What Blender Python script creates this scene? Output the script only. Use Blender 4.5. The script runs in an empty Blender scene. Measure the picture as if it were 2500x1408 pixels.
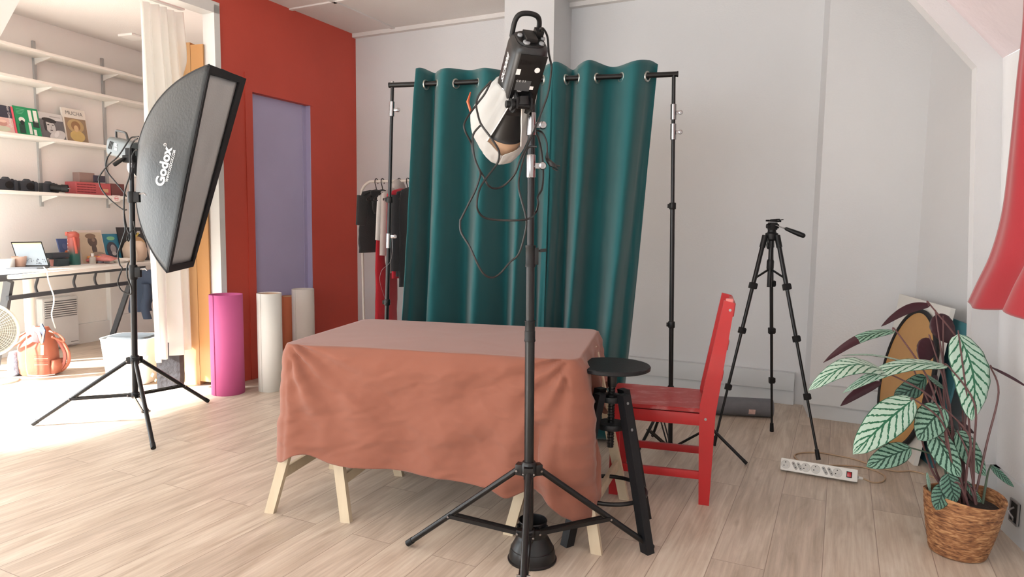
import bpy, bmesh, math, random
from mathutils import Vector as V, Matrix, noise
from mathutils.bvhtree import BVHTree
random.seed(7)
PI = math.pi
scene = bpy.context.scene
COL = scene.collection
# ---------------------------------------------------------------- camera
F, CX, CY, H = 1640.0, 1250.0, 704.0, 1.26
PT = math.atan(154/1640); RL = math.atan(.013)
f0 = V((0, math.cos(PT), -math.sin(PT))); r0 = V((1, 0, 0)); u0 = V((0, math.sin(PT), math.cos(PT)))
CR = r0*math.cos(RL)+u0*math.sin(RL); CU = -r0*math.sin(RL)+u0*math.cos(RL)
EYE = V((0, 0, H))
def ray(px, py): return f0+CR*((px-CX)/F)-CU*((py-CY)/F)
def G(px, py, z=0.0):
    d = ray(px, py); return EYE+d*((z-H)/d.z)
def D(px, py, Y):
    d = ray(px, py); return EYE+d*(Y/d.y)
def proj(p):
    q = p-EYE; z = q.dot(f0); return (CX+F*q.dot(CR)/z, CY-F*q.dot(CU)/z)
cam = bpy.data.cameras.new('camera'); cam.sensor_width = 36; cam.lens = 36*F/2500
co = bpy.data.objects.new('camera', cam); COL.objects.link(co)
co.matrix_world = Matrix(((CR.x, CU.x, -f0.x, 0), (CR.y, CU.y, -f0.y, 0), (CR.z, CU.z, -f0.z, H), (0, 0, 0, 1)))
cam.clip_start = .05; scene.camera = co
# ---------------------------------------------------------------- materials
def lin(c):
    c = c/255.0
    return c/12.92 if c <= .04045 else ((c+.055)/1.055)**2.4
def rgb(c): return (lin(c[0]), lin(c[1]), lin(c[2]), 1)
MATS = {}
def N(nt, t, **kw):
    n = nt.nodes.new(t)
    for k, v in kw.items():
        if k.startswith('i_'): n.inputs[k[2:].replace('_', ' ')].default_value = v
        else: setattr(n, k, v)
    return n
def mat(name, c, rough=.6, metal=0, var=.04, vs=6, bump=0, bs=200, stretch=(1, 1, 1), spec=.5, trans=0, sheen=0, emit=None, es=1, alpha=1, coat=0, c2=None, coord='Object'):
    if name in MATS: return MATS[name]
    m = bpy.data.materials.new(name); m.use_nodes = True; nt = m.node_tree
    b = nt.nodes['Principled BSDF']; L = nt.links
    tc = N(nt, 'ShaderNodeTexCoord'); mp = N(nt, 'ShaderNodeMapping'); mp.inputs['Scale'].default_value = stretch
    L.new(tc.outputs[coord], mp.inputs[0])
    nz = N(nt, 'ShaderNodeTexNoise'); nz.inputs['Scale'].default_value = vs; nz.inputs['Detail'].default_value = 5
    L.new(mp.outputs[0], nz.inputs['Vector'])
    mx = N(nt, 'ShaderNodeMix', data_type='RGBA')
    a = rgb(c)
    if c2: bcol = rgb(c2); mx.inputs[6].default_value = a; mx.inputs[7].default_value = bcol
    else:
        mx.inputs[6].default_value = tuple(max(0, x*(1-var*2)) for x in a[:3])+(1,)
        mx.inputs[7].default_value = tuple(min(1, x*(1+var*2)) for x in a[:3])+(1,)
    L.new(nz.outputs[0], mx.inputs[0]); L.new(mx.outputs[2], b.inputs['Base Color'])
    b.inputs['Roughness'].default_value = rough; b.inputs['Metallic'].default_value = metal
    b.inputs['Specular IOR Level'].default_value = spec
    if sheen: b.inputs['Sheen Weight'].default_value = sheen
    if coat: b.inputs['Coat Weight'].default_value = coat
    if alpha < 1: b.inputs['Alpha'].default_value = alpha
    if emit: b.inputs['Emission Color'].default_value = rgb(emit); b.inputs['Emission Strength'].default_value = es
    if bump:
        n2 = N(nt, 'ShaderNodeTexNoise'); n2.inputs['Scale'].default_value = bs; n2.inputs['Detail'].default_value = 3
        L.new(mp.outputs[0], n2.inputs['Vector'])
        bp = N(nt, 'ShaderNodeBump'); bp.inputs['Strength'].default_value = bump; bp.inputs['Distance'].default_value = .01
        L.new(n2.outputs[0], bp.inputs['Height']); L.new(bp.outputs[0], b.inputs['Normal'])
    if trans:
        out = nt.nodes['Material Output']; tr = N(nt, 'ShaderNodeBsdfTranslucent'); tr.inputs[0].default_value = a
        ms = N(nt, 'ShaderNodeMixShader'); ms.inputs[0].default_value = trans
        L.new(b.outputs[0], ms.inputs[1]); L.new(tr.outputs[0], ms.inputs[2]); L.new(ms.outputs[0], out.inputs[0])
    MATS[name] = m; return m
# ---------------------------------------------------------------- mesh builder
ORG = {}
def basis(z, hint=V((0, 0, 1))):
    z = z.normalized()
    if abs(z.dot(hint)) > .98: hint = V((1, 0, 0)) if abs(z.x) < .9 else V((0, 1, 0))
    x = hint.cross(z).normalized(); y = z.cross(x).normalized(); return x, y, z
def catmull(P, n=6, closed=False):
    P = [V(p) for p in P]; out = []; m = len(P)
    rng = range(m) if closed else range(m-1)
    for i in rng:
        if closed: a, b, c, d = P[(i-1) % m], P[i], P[(i+1) % m], P[(i+2) % m]
        else: a, b, c, d = P[max(i-1, 0)], P[i], P[i+1], P[min(i+2, m-1)]
        for k in range(n):
            t = k/n
            out.append(.5*((2*b)+(c-a)*t+(2*a-5*b+4*c-d)*t*t+(-a+3*b-3*c+d)*t**3))
    if not closed: out.append(P[-1])
    return out
class B:
    def __init__(s): s.bm = bmesh.new(); s.uv = None
    def add(s, vs, fs, mi=0):
        vv = [s.bm.verts.new(v) for v in vs]; out = []
        for f in fs:
            try:
                g = s.bm.faces.new([vv[i] for i in f]); g.material_index = mi; out.append(g)
            except ValueError: pass
        return vv, out
    def obox(s, c, X, Y, Z, bev=0):
        """box at centre c with half-extent vectors X Y Z"""
        c = V(c); X = V(X); Y = V(Y); Z = V(Z)
        vs = [c+X*a+Y*b+Z*d for a in (-1, 1) for b in (-1, 1) for d in (-1, 1)]
        fs = [(0, 1, 3, 2), (4, 6, 7, 5), (0, 4, 5, 1), (2, 3, 7, 6), (0, 2, 6, 4), (1, 5, 7, 3)]
        vv, ff = s.add(vs, fs)
        if bev:
            es = list({e for f in ff for e in f.edges})
            bmesh.ops.bevel(s.bm, geom=es, offset=bev, segments=2, affect='EDGES', profile=.6)
        return s
    def box(s, x0, x1, y0, y1, z0, z1, bev=0):
        return s.obox(((x0+x1)/2, (y0+y1)/2, (z0+z1)/2), ((x1-x0)/2, 0, 0), (0, (y1-y0)/2, 0), (0, 0, (z1-z0)/2), bev)
    def bar(s, a, b, w, h, up=V((0, 0, 1)), bev=0):
        a = V(a); b = V(b); x, y, z = basis(b-a, V(up))
        return s.obox((a+b)/2, x*w/2, y*h/2, (b-a)/2, bev)
    def ring_loft(s, rings, cap0=True, cap1=True, mi=0, closed=True):
        n = len(rings[0]); vs = [v for r in rings for v in r]; fs = []
        for i in range(len(rings)-1):
            for j in range(n if closed else n-1):
                a = i*n+j; b = i*n+(j+1) % n; fs.append((a, b, b+n, a+n))
        if closed and cap0: fs.append(tuple(range(n-1, -1, -1)))
        if closed and cap1: fs.append(tuple(range((len(rings)-1)*n, len(rings)*n)))
        return s.add(vs, fs, mi)
    def tube(s, P, r, seg=10, cap=True, closed=False):
        P = [V(p) for p in P]; m = len(P); rings = []
        R = r if isinstance(r, (list, tuple)) else [r]*m
        t = (P[1]-P[0]).normalized(); x, y, _ = basis(t)
        for i in range(m):
            if closed: t2 = (P[(i+1) % m]-P[i-1])
            else: t2 = (P[min(i+1, m-1)]-P[max(i-1, 0)])
            if t2.length > 1e-9: t = t2.normalized()
            x = (x-t*x.dot(t))
            if x.length < 1e-6: x, _, _ = basis(t)
            x.normalize(); y = t.cross(x)
            rings.append([P[i]+(x*math.cos(2*PI*k/seg)+y*math.sin(2*PI*k/seg))*R[i] for k in range(seg)])
        if closed: rings.append(rings[0]); s.ring_loft(rings, False, False); bmesh.ops.remove_doubles(s.bm, verts=s.bm.verts[:], dist=1e-6)
        else: s.ring_loft(rings, cap, cap)
        return s
    def rod(s, a, b, r, seg=16, r2=None): return s.tube([a, b], [r, r if r2 is None else r2], seg)
    def lathe(s, prof, o, ax=V((0, 0, 1)), seg=40, hint=V((0, 1, 0)), sx=1, sy=1, cap0=True, cap1=True):
        x, y, z = basis(V(ax), hint); o = V(o)
        rings = [[o+z*h+x*(r*sx*math.cos(2*PI*k/seg))+y*(r*sy*math.sin(2*PI*k/seg)) for k in range(seg)] for r, h in prof]
        s.ring_loft(rings, cap0, cap1); return s
    def prism(s, poly, d, mi=0):
        """poly: list of world points (planar), d: extrusion vector"""
        n = len(poly); d = V(d); vs = [V(p) for p in poly]+[V(p)+d for p in poly]
        fs = [tuple(range(n-1, -1, -1)), tuple(range(n, 2*n))]+[(i, (i+1) % n, (i+1) % n+n, i+n) for i in range(n)]
        s.add(vs, fs, mi); return s
    def grid(s, fn, nu, nv, thick=0, uv=False, cu=False):
        P = [[V(fn(i/nu, j/nv)) for j in range(nv+1)] for i in range(nu+1)]
        vs = [p for r in P for p in r]; w = nv+1
        fs = [(i*w+j, (i+1)*w+j, (i+1)*w+j+1, i*w+j+1) for i in range(nu) for j in range(nv)]
        s.add(vs, fs)
        return s
    def loft(s, secs, n=24, p=2.0, cap=True):
        """secs: (centre, xvec, yvec); superellipse rings"""
        rings = []
        for c, X, Y in secs:
            c = V(c); X = V(X); Y = V(Y); r = []
            for k in range(n):
                a = 2*PI*k/n; ca, sa = math.cos(a), math.sin(a)
                r.append(c+X*(math.copysign(abs(ca)**(2/p), ca))+Y*(math.copysign(abs(sa)**(2/p), sa)))
            rings.append(r)
        s.ring_loft(rings, cap, cap); return s
    def go(s, name, m, parent=None, label=None, cat=None, group=None, kind=None, org=None, angle=40, solid=0, normals=True):
        if normals: bmesh.ops.recalc_face_normals(s.bm, faces=s.bm.faces[:])
        if parent is not None: o = ORG[parent]
        elif org is not None: o = V(org)
        elif kind == 'structure': o = V((0, 0, 0))
        else:
            xs = [v.co for v in s.bm.verts]; lo = min(v.z for v in xs)
            o = V(((min(v.x for v in xs)+max(v.x for v in xs))/2, (min(v.y for v in xs)+max(v.y for v in xs))/2, lo))
        for v in s.bm.verts: v.co -= o
        me = bpy.data.meshes.new(name); s.bm.to_mesh(me); s.bm.free()
        for mm in (m if isinstance(m, (list, tuple)) else [m]): me.materials.append(mm)
        me.polygons.foreach_set('use_smooth', [True]*len(me.polygons))
        me.set_sharp_from_angle(angle=math.radians(angle))
        ob = bpy.data.objects.new(name, me); COL.objects.link(ob)
        if parent is not None: ob.parent = parent
        else: ob.location = o
        ORG[ob] = o
        if solid:
            md = ob.modifiers.new('thickness', 'SOLIDIFY'); md.thickness = solid; md.offset = 0
        for k, v in (('label', label), ('category', cat), ('group', group), ('kind', kind)):
            if v: ob[k] = v
        return ob
def thing(name, label, cat, loc, group=None):
    o = bpy.data.objects.new(name, None); COL.objects.link(o); o.location = V(loc); o.empty_display_size = .1
    o['label'] = label; o['category'] = cat
    if group: o['group'] = group
    ORG[o] = V(loc); return o
def struct(bm, name, m, **k): return bm.go(name, m, kind='structure', **k)
def text(s, size, o, X, Y, m, name, parent, sx=1, ext=.0004, shear=0, label=None, mapfn=None, off=0):
    """s as flat raised lettering; o centre, X reading direction, Y up"""
    cu = bpy.data.curves.new('t', 'FONT'); cu.body = s; cu.size = size; cu.align_x = 'CENTER'; cu.align_y = 'CENTER'; cu.shear = shear
    cu.offset = off; cu.resolution_u = 4
    ob = bpy.data.objects.new('t', cu); COL.objects.link(ob)
    me = bpy.data.meshes.new_from_object(ob.evaluated_get(bpy.context.evaluated_depsgraph_get()))
    bpy.data.objects.remove(ob); bpy.data.curves.remove(cu)
    b = B(); b.bm.from_mesh(me); bpy.data.meshes.remove(me)
    bmesh.ops.triangulate(b.bm, faces=b.bm.faces[:])
    if mapfn:
        for v in b.bm.verts: v.co = mapfn(v.co.x*sx, v.co.y)
    else:
        X = V(X).normalized(); Y = V(Y).normalized(); o = V(o)
        for v in b.bm.verts: v.co = o+X*(v.co.x*sx)+Y*v.co.y
    return b.go(name, m, parent, label=label, normals=False)
# ---------------------------------------------------------------- the room
C0 = V((-1.5, 6.5, 0)); A = math.atan(.488)
U = V((math.cos(A), -math.sin(A), 0)); W = V((-math.sin(A), -math.cos(A), 0)); Z = V((0, 0, 1)); ZC = 3.02
def R(u, w, z=0): return C0+U*u+W*w+Z*z
def rb(b, u0, u1, w0, w1, z0, z1, bev=0):
    return b.obox(R((u0+u1)/2, (w0+w1)/2, (z0+z1)/2), U*(u1-u0)/2, W*(w1-w0)/2, Z*(z1-z0)/2, bev)
m_white = mat('white_wall_paint', (216, 216, 217), .75, var=.02, vs=1.5, bump=.12, bs=90)
m_white2 = mat('warm_white_paint', (238, 237, 234), .7, var=.02, vs=2, bump=.08, bs=60)
m_ceil = mat('ceiling_paint', (226, 222, 219), .85, var=.02, vs=2, bump=.25, bs=160)
m_red = mat('red_wall_paint', (204, 80, 65), .6, var=.05, vs=2.2, bump=.1, bs=40)
m_purple = mat('lilac_door_paint', (184, 177, 212), .55, var=.03, vs=3, bump=.05, bs=60)
m_trim = mat('white_gloss_trim', (226, 227, 226), .45, var=.02)
m_base = mat('grey_white_trunking', (208, 211, 213), .5, var=.02)
# floor: oak laminate planks along W
def floor_mat():
    m = bpy.data.materials.new('oak_laminate_floor'); m.use_nodes = True; nt = m.node_tree; L = nt.links
    b = nt.nodes['Principled BSDF']; tc = N(nt, 'ShaderNodeTexCoord')
    mp = N(nt, 'ShaderNodeMapping'); mp.inputs['Rotation'].default_value = (0, 0, -(PI/2-A)); L.new(tc.outputs['Object'], mp.inputs[0])
    br = N(nt, 'ShaderNodeTexBrick'); br.offset = .37; br.offset_frequency = 2
    for k, v in (('Scale', 1), ('Mortar Size', .0016), ('Mortar Smooth', .2), ('Brick Width', 1.28), ('Row Height', .192), ('Bias', 0)): br.inputs[k].default_value = v
    br.inputs['Color1'].default_value = (.32, .32, .32, 1); br.inputs['Color2'].default_value = (.72, .72, .72, 1); br.inputs['Mortar'].default_value = (.5, .5, .5, 1)
    L.new(mp.outputs[0], br.inputs['Vector'])
    # per plank offset of the grain
    cx = N(nt, 'ShaderNodeCombineXYZ'); sp = N(nt, 'ShaderNodeMath', operation='MULTIPLY'); sp.inputs[1].default_value = 37.0
    L.new(br.outputs['Color'], sp.inputs[0]); L.new(sp.outputs[0], cx.inputs[1]); L.new(sp.outputs[0], cx.inputs[0])
    ad = N(nt, 'ShaderNodeVectorMath', operation='ADD'); L.new(mp.outputs[0], ad.inputs[0]); L.new(cx.outputs[0], ad.inputs[1])
    m2 = N(nt, 'ShaderNodeMapping'); m2.inputs['Scale'].default_value = (1.6, 11, 1); L.new(ad.outputs[0], m2.inputs[0])
    g = N(nt, 'ShaderNodeTexNoise'); g.inputs['Scale'].default_value = 1.5; g.inputs['Detail'].default_value = 8; g.inputs['Roughness'].default_value = .6; g.inputs['Distortion'].default_value = .6
    L.new(m2.outputs[0], g.inputs['Vector'])
    m3 = N(nt, 'ShaderNodeMapping'); m3.inputs['Scale'].default_value = (3, 90, 1); L.new(ad.outputs[0], m3.inputs[0])
    g2 = N(nt, 'ShaderNodeTexNoise'); g2.inputs['Scale'].default_value = 1; g2.inputs['Detail'].default_value = 4; L.new(m3.outputs[0], g2.inputs['Vector'])
    m4 = N(nt, 'ShaderNodeMapping'); m4.inputs['Scale'].default_value = (2.2, 6.5, 1); L.new(ad.outputs[0], m4.inputs[0])
    vo = N(nt, 'ShaderNodeTexVoronoi'); vo.inputs['Scale'].default_value = 1; L.new(m4.outputs[0], vo.inputs['Vector'])
    kr = N(nt, 'ShaderNodeValToRGB'); kr.color_ramp.elements[0].position = .02; kr.color_ramp.elements[0].color = (.62, .55, .5, 1); kr.color_ramp.elements[1].position = .11; kr.color_ramp.elements[1].color = (1, 1, 1, 1)
    L.new(vo.outputs['Distance'], kr.inputs[0])
    cr = N(nt, 'ShaderNodeValToRGB'); cr.color_ramp.elements[0].position = .3; cr.color_ramp.elements[0].color = rgb((174, 157, 140)); cr.color_ramp.elements[1].position = .68; cr.color_ramp.elements[1].color = rgb((210, 195, 179))
    L.new(g.outputs[0], cr.inputs[0])
    mA = N(nt, 'ShaderNodeMix', data_type='RGBA', blend_type='OVERLAY'); mA.inputs[0].default_value = .3; L.new(cr.outputs[0], mA.inputs[6]); L.new(g2.outputs[0], mA.inputs[7])
    mB = N(nt, 'ShaderNodeMix', data_type='RGBA', blend_type='OVERLAY'); mB.inputs[0].default_value = .2; L.new(mA.outputs[2], mB.inputs[6]); L.new(br.outputs['Color'], mB.inputs[7])
    mK = N(nt, 'ShaderNodeMix', data_type='RGBA', blend_type='MULTIPLY'); mK.inputs[0].default_value = .55; L.new(mB.outputs[2], mK.inputs[6]); L.new(kr.outputs[0], mK.inputs[7])
    mC = N(nt, 'ShaderNodeMix', data_type='RGBA'); mC.inputs[7].default_value = rgb((150, 132, 118)); L.new(br.outputs['Fac'], mC.inputs[0]); L.new(mK.outputs[2], mC.inputs[6])
    L.new(mC.outputs[2], b.inputs['Base Color'])
    b.inputs['Roughness'].default_value = .42; b.inputs['Specular IOR Level'].default_value = .35
    bp = N(nt, 'ShaderNodeBump'); bp.inputs['Strength'].default_value = .12; bp.inputs['Distance'].default_value = .004
    L.new(g2.outputs[0], bp.inputs['Height']); L.new(bp.outputs[0], b.inputs['Normal'])
    return m
b = B(); b.box(-9, 4.5, -2.5, 11.5, -.08, 0); struct(b, 'floor', floor_mat())
# back wall, chimney column and boxed section
b = B(); rb(b, -.12, 6, -.15, 0, 0, 3.3); struct(b, 'wall_back', m_white)
# column: px 1225..1341 front, right face to 1385
def uw(px, w):  # u at which a vertical at pixel column px meets plane w
    k = (px-CX)/F; # X=kY ; R(u,w)
    # (C0.x+U.x u+W.x w) = k (C0.y+U.y u+W.y w)
    return (k*(C0.y+W.y*w)-C0.x-W.x*w)/(U.x-k*U.y)
cw = .36
uc0, uc1 = uw(1224, cw), uw(1341, cw)
b = B(); rb(b, uc0, uc1, -.05, cw, 0, 3.1); struct(b, 'trim_1', m_white, label='white boxed chimney column rising behind the green curtain')
# boxed right section of back wall
P1 = G(1972, 1015); P2 = P1+U*.62; PL = G(1954, 992)
corner = G(2212, 1047)
b = B()
pp = [PL-W*.15-U*.0, P1, corner, corner+V((.1, .25, 0))]
b.prism([V((p.x, p.y, 0)) for p in pp], Z*3.2); struct(b, 'wall_back_boxing', m_white) if False else struct(b, 'wall_back_right', m_white)
# right side wall beyond the casing
YW0 = 3.02; jl = G(2363, 1262); jr = G(2430, 1262)
jdir = (corner-jl).normalized(); nrm = V((jdir.y, -jdir.x, 0))
wr0 = V((corner.x-.03, YW0, 0)); jdir = (corner-wr0).normalized(); nrm = V((jdir.y, -jdir.x, 0))
b = B(); b.prism([wr0, corner+jdir*.05, corner+jdir*.05+nrm*.15, wr0+nrm*.15], Z*3.2); struct(b, 'wall_right', m_white)
# casing: vertical band + slanted band, then near sloped wall
YJ = jr.y
a1 = D(2448, 142, YJ); a2 = D(2310, 0, YJ); c1 = D(2385, 163, YJ); c2 = D(2236, 0, YJ)
e = (a2-a1).normalized(); a3 = a1+e*((ZC+.1-a1.z)/e.z); e2 = (c2-c1).normalized(); c3 = c1+e2*((ZC+.1-c1.z)/e2.z)
dr = V((.26, .965, 0))
b = B()
b.prism([V((jr.x, YJ, 0)), V((a1.x, YJ, a1.z)), a3, c3, c1, V((jl.x, YJ, 0))], V((.02, .06, 0))); struct(b, 'trim_2', m_white, label='white casing of the mansard opening')
b = B(); b.prism([V((jr.x+.02, YJ+.06, 0)), V((wr0.x+.1, YJ+.06, 0)), V((wr0.x+.1, YJ+.06, 3.1)), a3+V((0, .06, 0)), a1+V((.02, .06, 0))], V((0, .05, 0))); struct(b, 'trim_6', m_white, label='white return panel behind the mansard casing')
# near right wall and slope
b = B()
nr0 = V((jr.x, YJ, 0)); nr1 = nr0-dr*3.6
b.prism([nr0, nr1, nr1+Z*a1.z, V((a1.x, YJ, a1.z))], V((.15, 0, 0))); struct(b, 'wall_right_near', m_white)
m_pink = mat('pale_slope_paint', (216, 204, 207), .8, var=.03, vs=3, bump=.3, bs=25)
b = B(); q0 = V((a1.x, YJ, a1.z)); b.prism([q0, a3, a3-dr*3.6, q0-dr*3.6], V((.1, 0, .1))); struct(b, 'ceiling_slope_right', m_pink)
# baseboards
def base_run(b, p, q, z0, z1, t, n): b.prism([p+Z*z0, q+Z*z0, q+Z*z1, p+Z*z1], n*t)
b = B(); rb(b, 0, 3.95, 0, .035, 0, .105); rb(b, 0, 3.95, 0, .06, .105, .235, .004); struct(b, 'baseboard_back', m_base)
b = B(); P1o = P1; base_run(b, P1o, corner, 0, .1, .03, W); base_run(b, P1o, corner, .1, .23, .055, W); struct(b, 'baseboard_back_right', m_base)
b = B(); nb = V((-dr.y, dr.x, 0)); base_run(b, nr0, nr1, 0, .24, .03, nb); b.prism([V((jl.x, YJ, 0)), V((jr.x+.02, YJ, 0)), V((jr.x+.02, YJ, .24)), V((jl.x, YJ, .24))], V((0, -.05, 0))); struct(b, 'baseboard_right', m_base)
b = B(); base_run(b, wr0+jdir*.1, corner, 0, .22, .03, -nrm); struct(b, 'baseboard_right_far', m_base)
# red wall with the door niche; opening on its left
def tw(px):  # w on red wall (u=0) at pixel column px
    k = (px-CX)/F; return (k*C0.y-C0.x)/(W.x-k*W.y)
wd0, wd1 = tw(762), tw(622); wo = tw(541)
zt = 2.27
b = B(); T = .12
rb(b, -T, 0, 0, wd0, 0, ZC+.05); rb(b, -T, 0, wd1, wo, 0, ZC+.05); rb(b, -T, 0, wd0, wd1, zt, ZC+.05); rb(b, -T, 0, wo, wo+4.6, 2.84, ZC+.05)
rb(b, -.004, .008, wd1, tw(605), 0, zt+.14); rb(b, -.004, .008, wd0-.03, wd1, zt, zt+.14)
struct(b, 'wall_left', m_red)
b = B(); rb(b, -.085, -.05, wd0, wd1, 0, zt); rb(b, -.05, -.001, wd0, wd0+.006, 0, zt); rb(b, -.05, -.044, wd0+.045, wd0+.05, 0, zt)
struct(b, 'door_1', m_purple, label='lilac painted door set in the red wall')
b = B(); rb(b, 0, .015, 0, wd0, 0, .1); struct(b, 'baseboard_left', m_red)
# opening frame
b = B()
rb(b, -.10, .02, wo-.02, wo+.03, 0, 2.83); rb(b, -.10, .02, wo-.02, wo+4.6, 2.77, 2.85)
struct(b, 'trim_3', m_trim, label='white wooden frame of the opening beside the red wall')
# ceilings
b = B(); b.prism([R(-.05, -.1, ZC), R(6, -.1, ZC), R(6, 8.5, ZC), R(-.05, 8.5, ZC)], Z*.1); struct(b, 'ceiling', m_ceil)
b = B()
rb(b, 0, 4, 0, .05, ZC-.035, ZC); rb(b, .45, .485, 0, 6.5, ZC-.012, ZC); g0 = G(767, 12, ZC); t0 = (g0-C0).dot(W)
rb(b, 0, 5, t0-.018, t0+.018, ZC-.012, ZC); rb(b, 1.7, 1.735, 0, 6.5, ZC-.012, ZC)
struct(b, 'trim_4', m_ceil, label='thin battens across the ceiling boards')
# left room
wp1, wp2 = G(189, 839), G(273, 824); ld = (wp2-wp1).normalized(); ln = V((ld.y, -ld.x, 0))
LZ = 3.12
def LW(t, off=0, z=0): return V((wp1.x, wp1.y, 0))+ld*t+ln*off+Z*z
b = B(); b.prism([LW(-1.3), LW(3), LW(3, -.15), LW(-1.3, -.15)], Z*LZ); b.prism([LW(-5.2), LW(-7.5), LW(-7.5, -.15), LW(-5.2, -.15)], Z*LZ); b.prism([LW(-1.3, 0, 2.7), LW(-5.2, 0, 2.7), LW(-5.2, -.15, 2.7), LW(-1.3, -.15, 2.7)], Z*(LZ-2.7)); struct(b, 'wall_far_left', m_white2)
b = B()
for t_ in (-1.33, -3.25, -5.17): b.obox(LW(t_, -.08, 1.35), ld*.03, ln*.03, Z*1.35)
b.obox(LW(-3.25, -.08, .03), ld*1.95, ln*.03, Z*.03); b.obox(LW(-3.25, -.08, 2.67), ld*1.95, ln*.03, Z*.03); struct(b, 'window_1', m_trim, label='white glazed bay frame letting daylight into the next room')
b = B()
base_run(b, LW(-1.3), LW(.44), 0, .2, .03, ln); base_run(b, LW(.44), LW(2.6), 0, .24, .045, ln); b.prism([LW(.36), LW(.52), LW(.52, .06), LW(.36, .06)], Z*1.05)
struct(b, 'baseboard_far_left', m_trim)
b = B(); b.prism([R(-.12, 8, LZ), R(-.12, -1.8, LZ), LW(3, 0, LZ), LW(-7.5, 0, LZ)], Z*.1); struct(b, 'ceiling_far_left', m_ceil)
b = B(); b.prism([R(-.1, -1.8), LW(3), LW(3)+V((0, .15, 0)), R(-.1, -1.8)+V((0, .15, 0))], Z*LZ); rb(b, -.12, -.0, -1.8, 0, 0, LZ); struct(b, 'wall_left_room_end', m_white2)
b = B(); b.box(-.9, 2.2, -1.75, -1.6, 0, 3.3); b.box(-6.5, -.9, -1.75, -1.6, 0, 1.25); b.box(-6.5, -.9, -1.75, -1.6, 2.8, 3.3); struct(b, 'wall_rear_light_block', m_white)  # unseen blocker behind the camera, added so daylight enters from upper left
# near sloped wall, upper left
s0 = D(47, 3, 3.3); s1 = D(-3, 96, 3.3); e = (s0-s1).normalized(); s2 = s0+e*((ZC-s0.z)/e.z); s3 = s1-e*.25
b = B(); b.prism([s2, s3, s3+W*2.2+V((-.3, 0, 0)), s2+W*2.2+V((-.3, 0, 0))], V((-.12, 0, 0))); struct(b, 'ceiling_slope_left', m_white2)
# curtain rail over the opening
b = B(); rb(b, -.24, -.20, wo+.1, wo+3.2, 2.795, 2.83); q = R(-.22, tw(300), 2.8); b.obox(q, U*.05, W*.04, Z*.035, .005); struct(b, 'trim_5', m_trim, label='white curtain rail above the opening')
# ---------------------------------------------------------------- light
wd = bpy.data.worlds.new('daylight'); scene.world = wd; wd.use_nodes = True; nt = wd.node_tree
bg = nt.nodes['Background']; bg.inputs[0].default_value = (.92, .97, 1, 1); bg.inputs[1].default_value = 6.2
sun = bpy.data.lights.new('sun', 'SUN'); sun.energy = 40; sun.angle = math.radians(5); sun.color = (1, .985, .96)
so = bpy.data.objects.new('sun', sun); COL.objects.link(so)
SD = V((.8, .42, -.62)).normalized()
so.rotation_euler = SD.to_track_quat('-Z', 'Y').to_euler()
scene.view_settings.view_transform = 'Standard'; scene.view_settings.look = 'None'; scene.view_settings.exposure = 0.0; scene.view_settings.gamma = 1
# ---------------------------------------------------------------- shared materials
m_blk = mat('black_satin_metal', (14, 14, 16), .32, var=.1, spec=.4)
m_blkp = mat('black_plastic', (15, 16, 18), .48, var=.1, bump=.05, spec=.35)
m_blkw = mat('black_stained_wood', (17, 18, 22), .5, var=.15, spec=.35, vs=8, stretch=(1, 1, .15), bump=.1, bs=80)
m_chr = mat('chrome', (150, 148, 149), .2, metal=1, var=.02)
m_alu = mat('grey_aluminium', (150, 150, 152), .35, metal=.8, var=.03)
m_cable = mat('black_rubber', (20, 21, 22), .45, var=.1)
m_pine = mat('pine_wood', (210, 196, 170), .55, vs=3, stretch=(8, 8, .6), c2=(190, 170, 142), bump=.08, bs=40)
m_wht = mat('white_plastic', (226, 225, 220), .45, var=.02)
m_lbl = mat('white_print', (235, 235, 235), .6, var=.01)
# ---------------------------------------------------------------- light stands
def flat(p): return V((p.x, p.y, 0))
def tripod_base(root, top, base, feet, zu, zl, r, lr, mid=.62, vis=True, m=m_blk):
    """legs from the upper hub to the feet and braces from the lower hub"""
    ax = (top-base).normalized()
    def P(z): return base+(top-base)*(z/(top.z-base.z))
    b = B(); pu = P(zu); b.lathe([(r*1.25, -.035), (r*1.5, -.03), (r*1.5, .012), (r*1.2, .02)], pu, ax, 24)
    for f in feet:
        d = flat(f-pu).normalized(); b.obox(pu+d*(r*1.6)-Z*.012, d*r*.9, d.cross(Z)*lr*1.5, Z*.02, .002)
    b.go('leg_collar', m, root)
    b = B(); pl = P(zl); b.lathe([(r*1.2, -.018), (r*1.35, -.012), (r*1.35, .012), (r*1.15, .018)], pl, ax, 24)
    for f in feet:
        d = flat(f-pl).normalized(); b.obox(pl+d*(r*1.5), d*r*.8, d.cross(Z)*lr*1.3, Z*.012, .002)
    b.go('brace_collar', m, root)
    for f in feet:
        d = flat(f-pu).normalized(); side = d.cross(Z)
        s = pu+d*(r*2.2)-Z*.015; e = V((f.x, f.y, lr)); L = e-s
        b = B(); b.rod(s, s+L*.985, lr, 14); leg = b.go('leg', m, root)
        b = B(); b.rod(s+L*.95, e, lr*1.12, 14); b.go('foot_cap', m_blkp, leg)
        mp = s+L*mid; q = pl+d*(r*2)
        b = B()
        for sg in (-1, 1): b.bar(q+side*sg*lr*.95, mp+side*sg*lr*1.15, lr*.45, lr*1.3)
        br = b.go('brace', m, root)
        for c in (mp, q, s):
            b = B(); b.rod(c-side*lr*1.9, c+side*lr*1.9, lr*.38, 10); b.go('rivet', m_chr, br)
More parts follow.
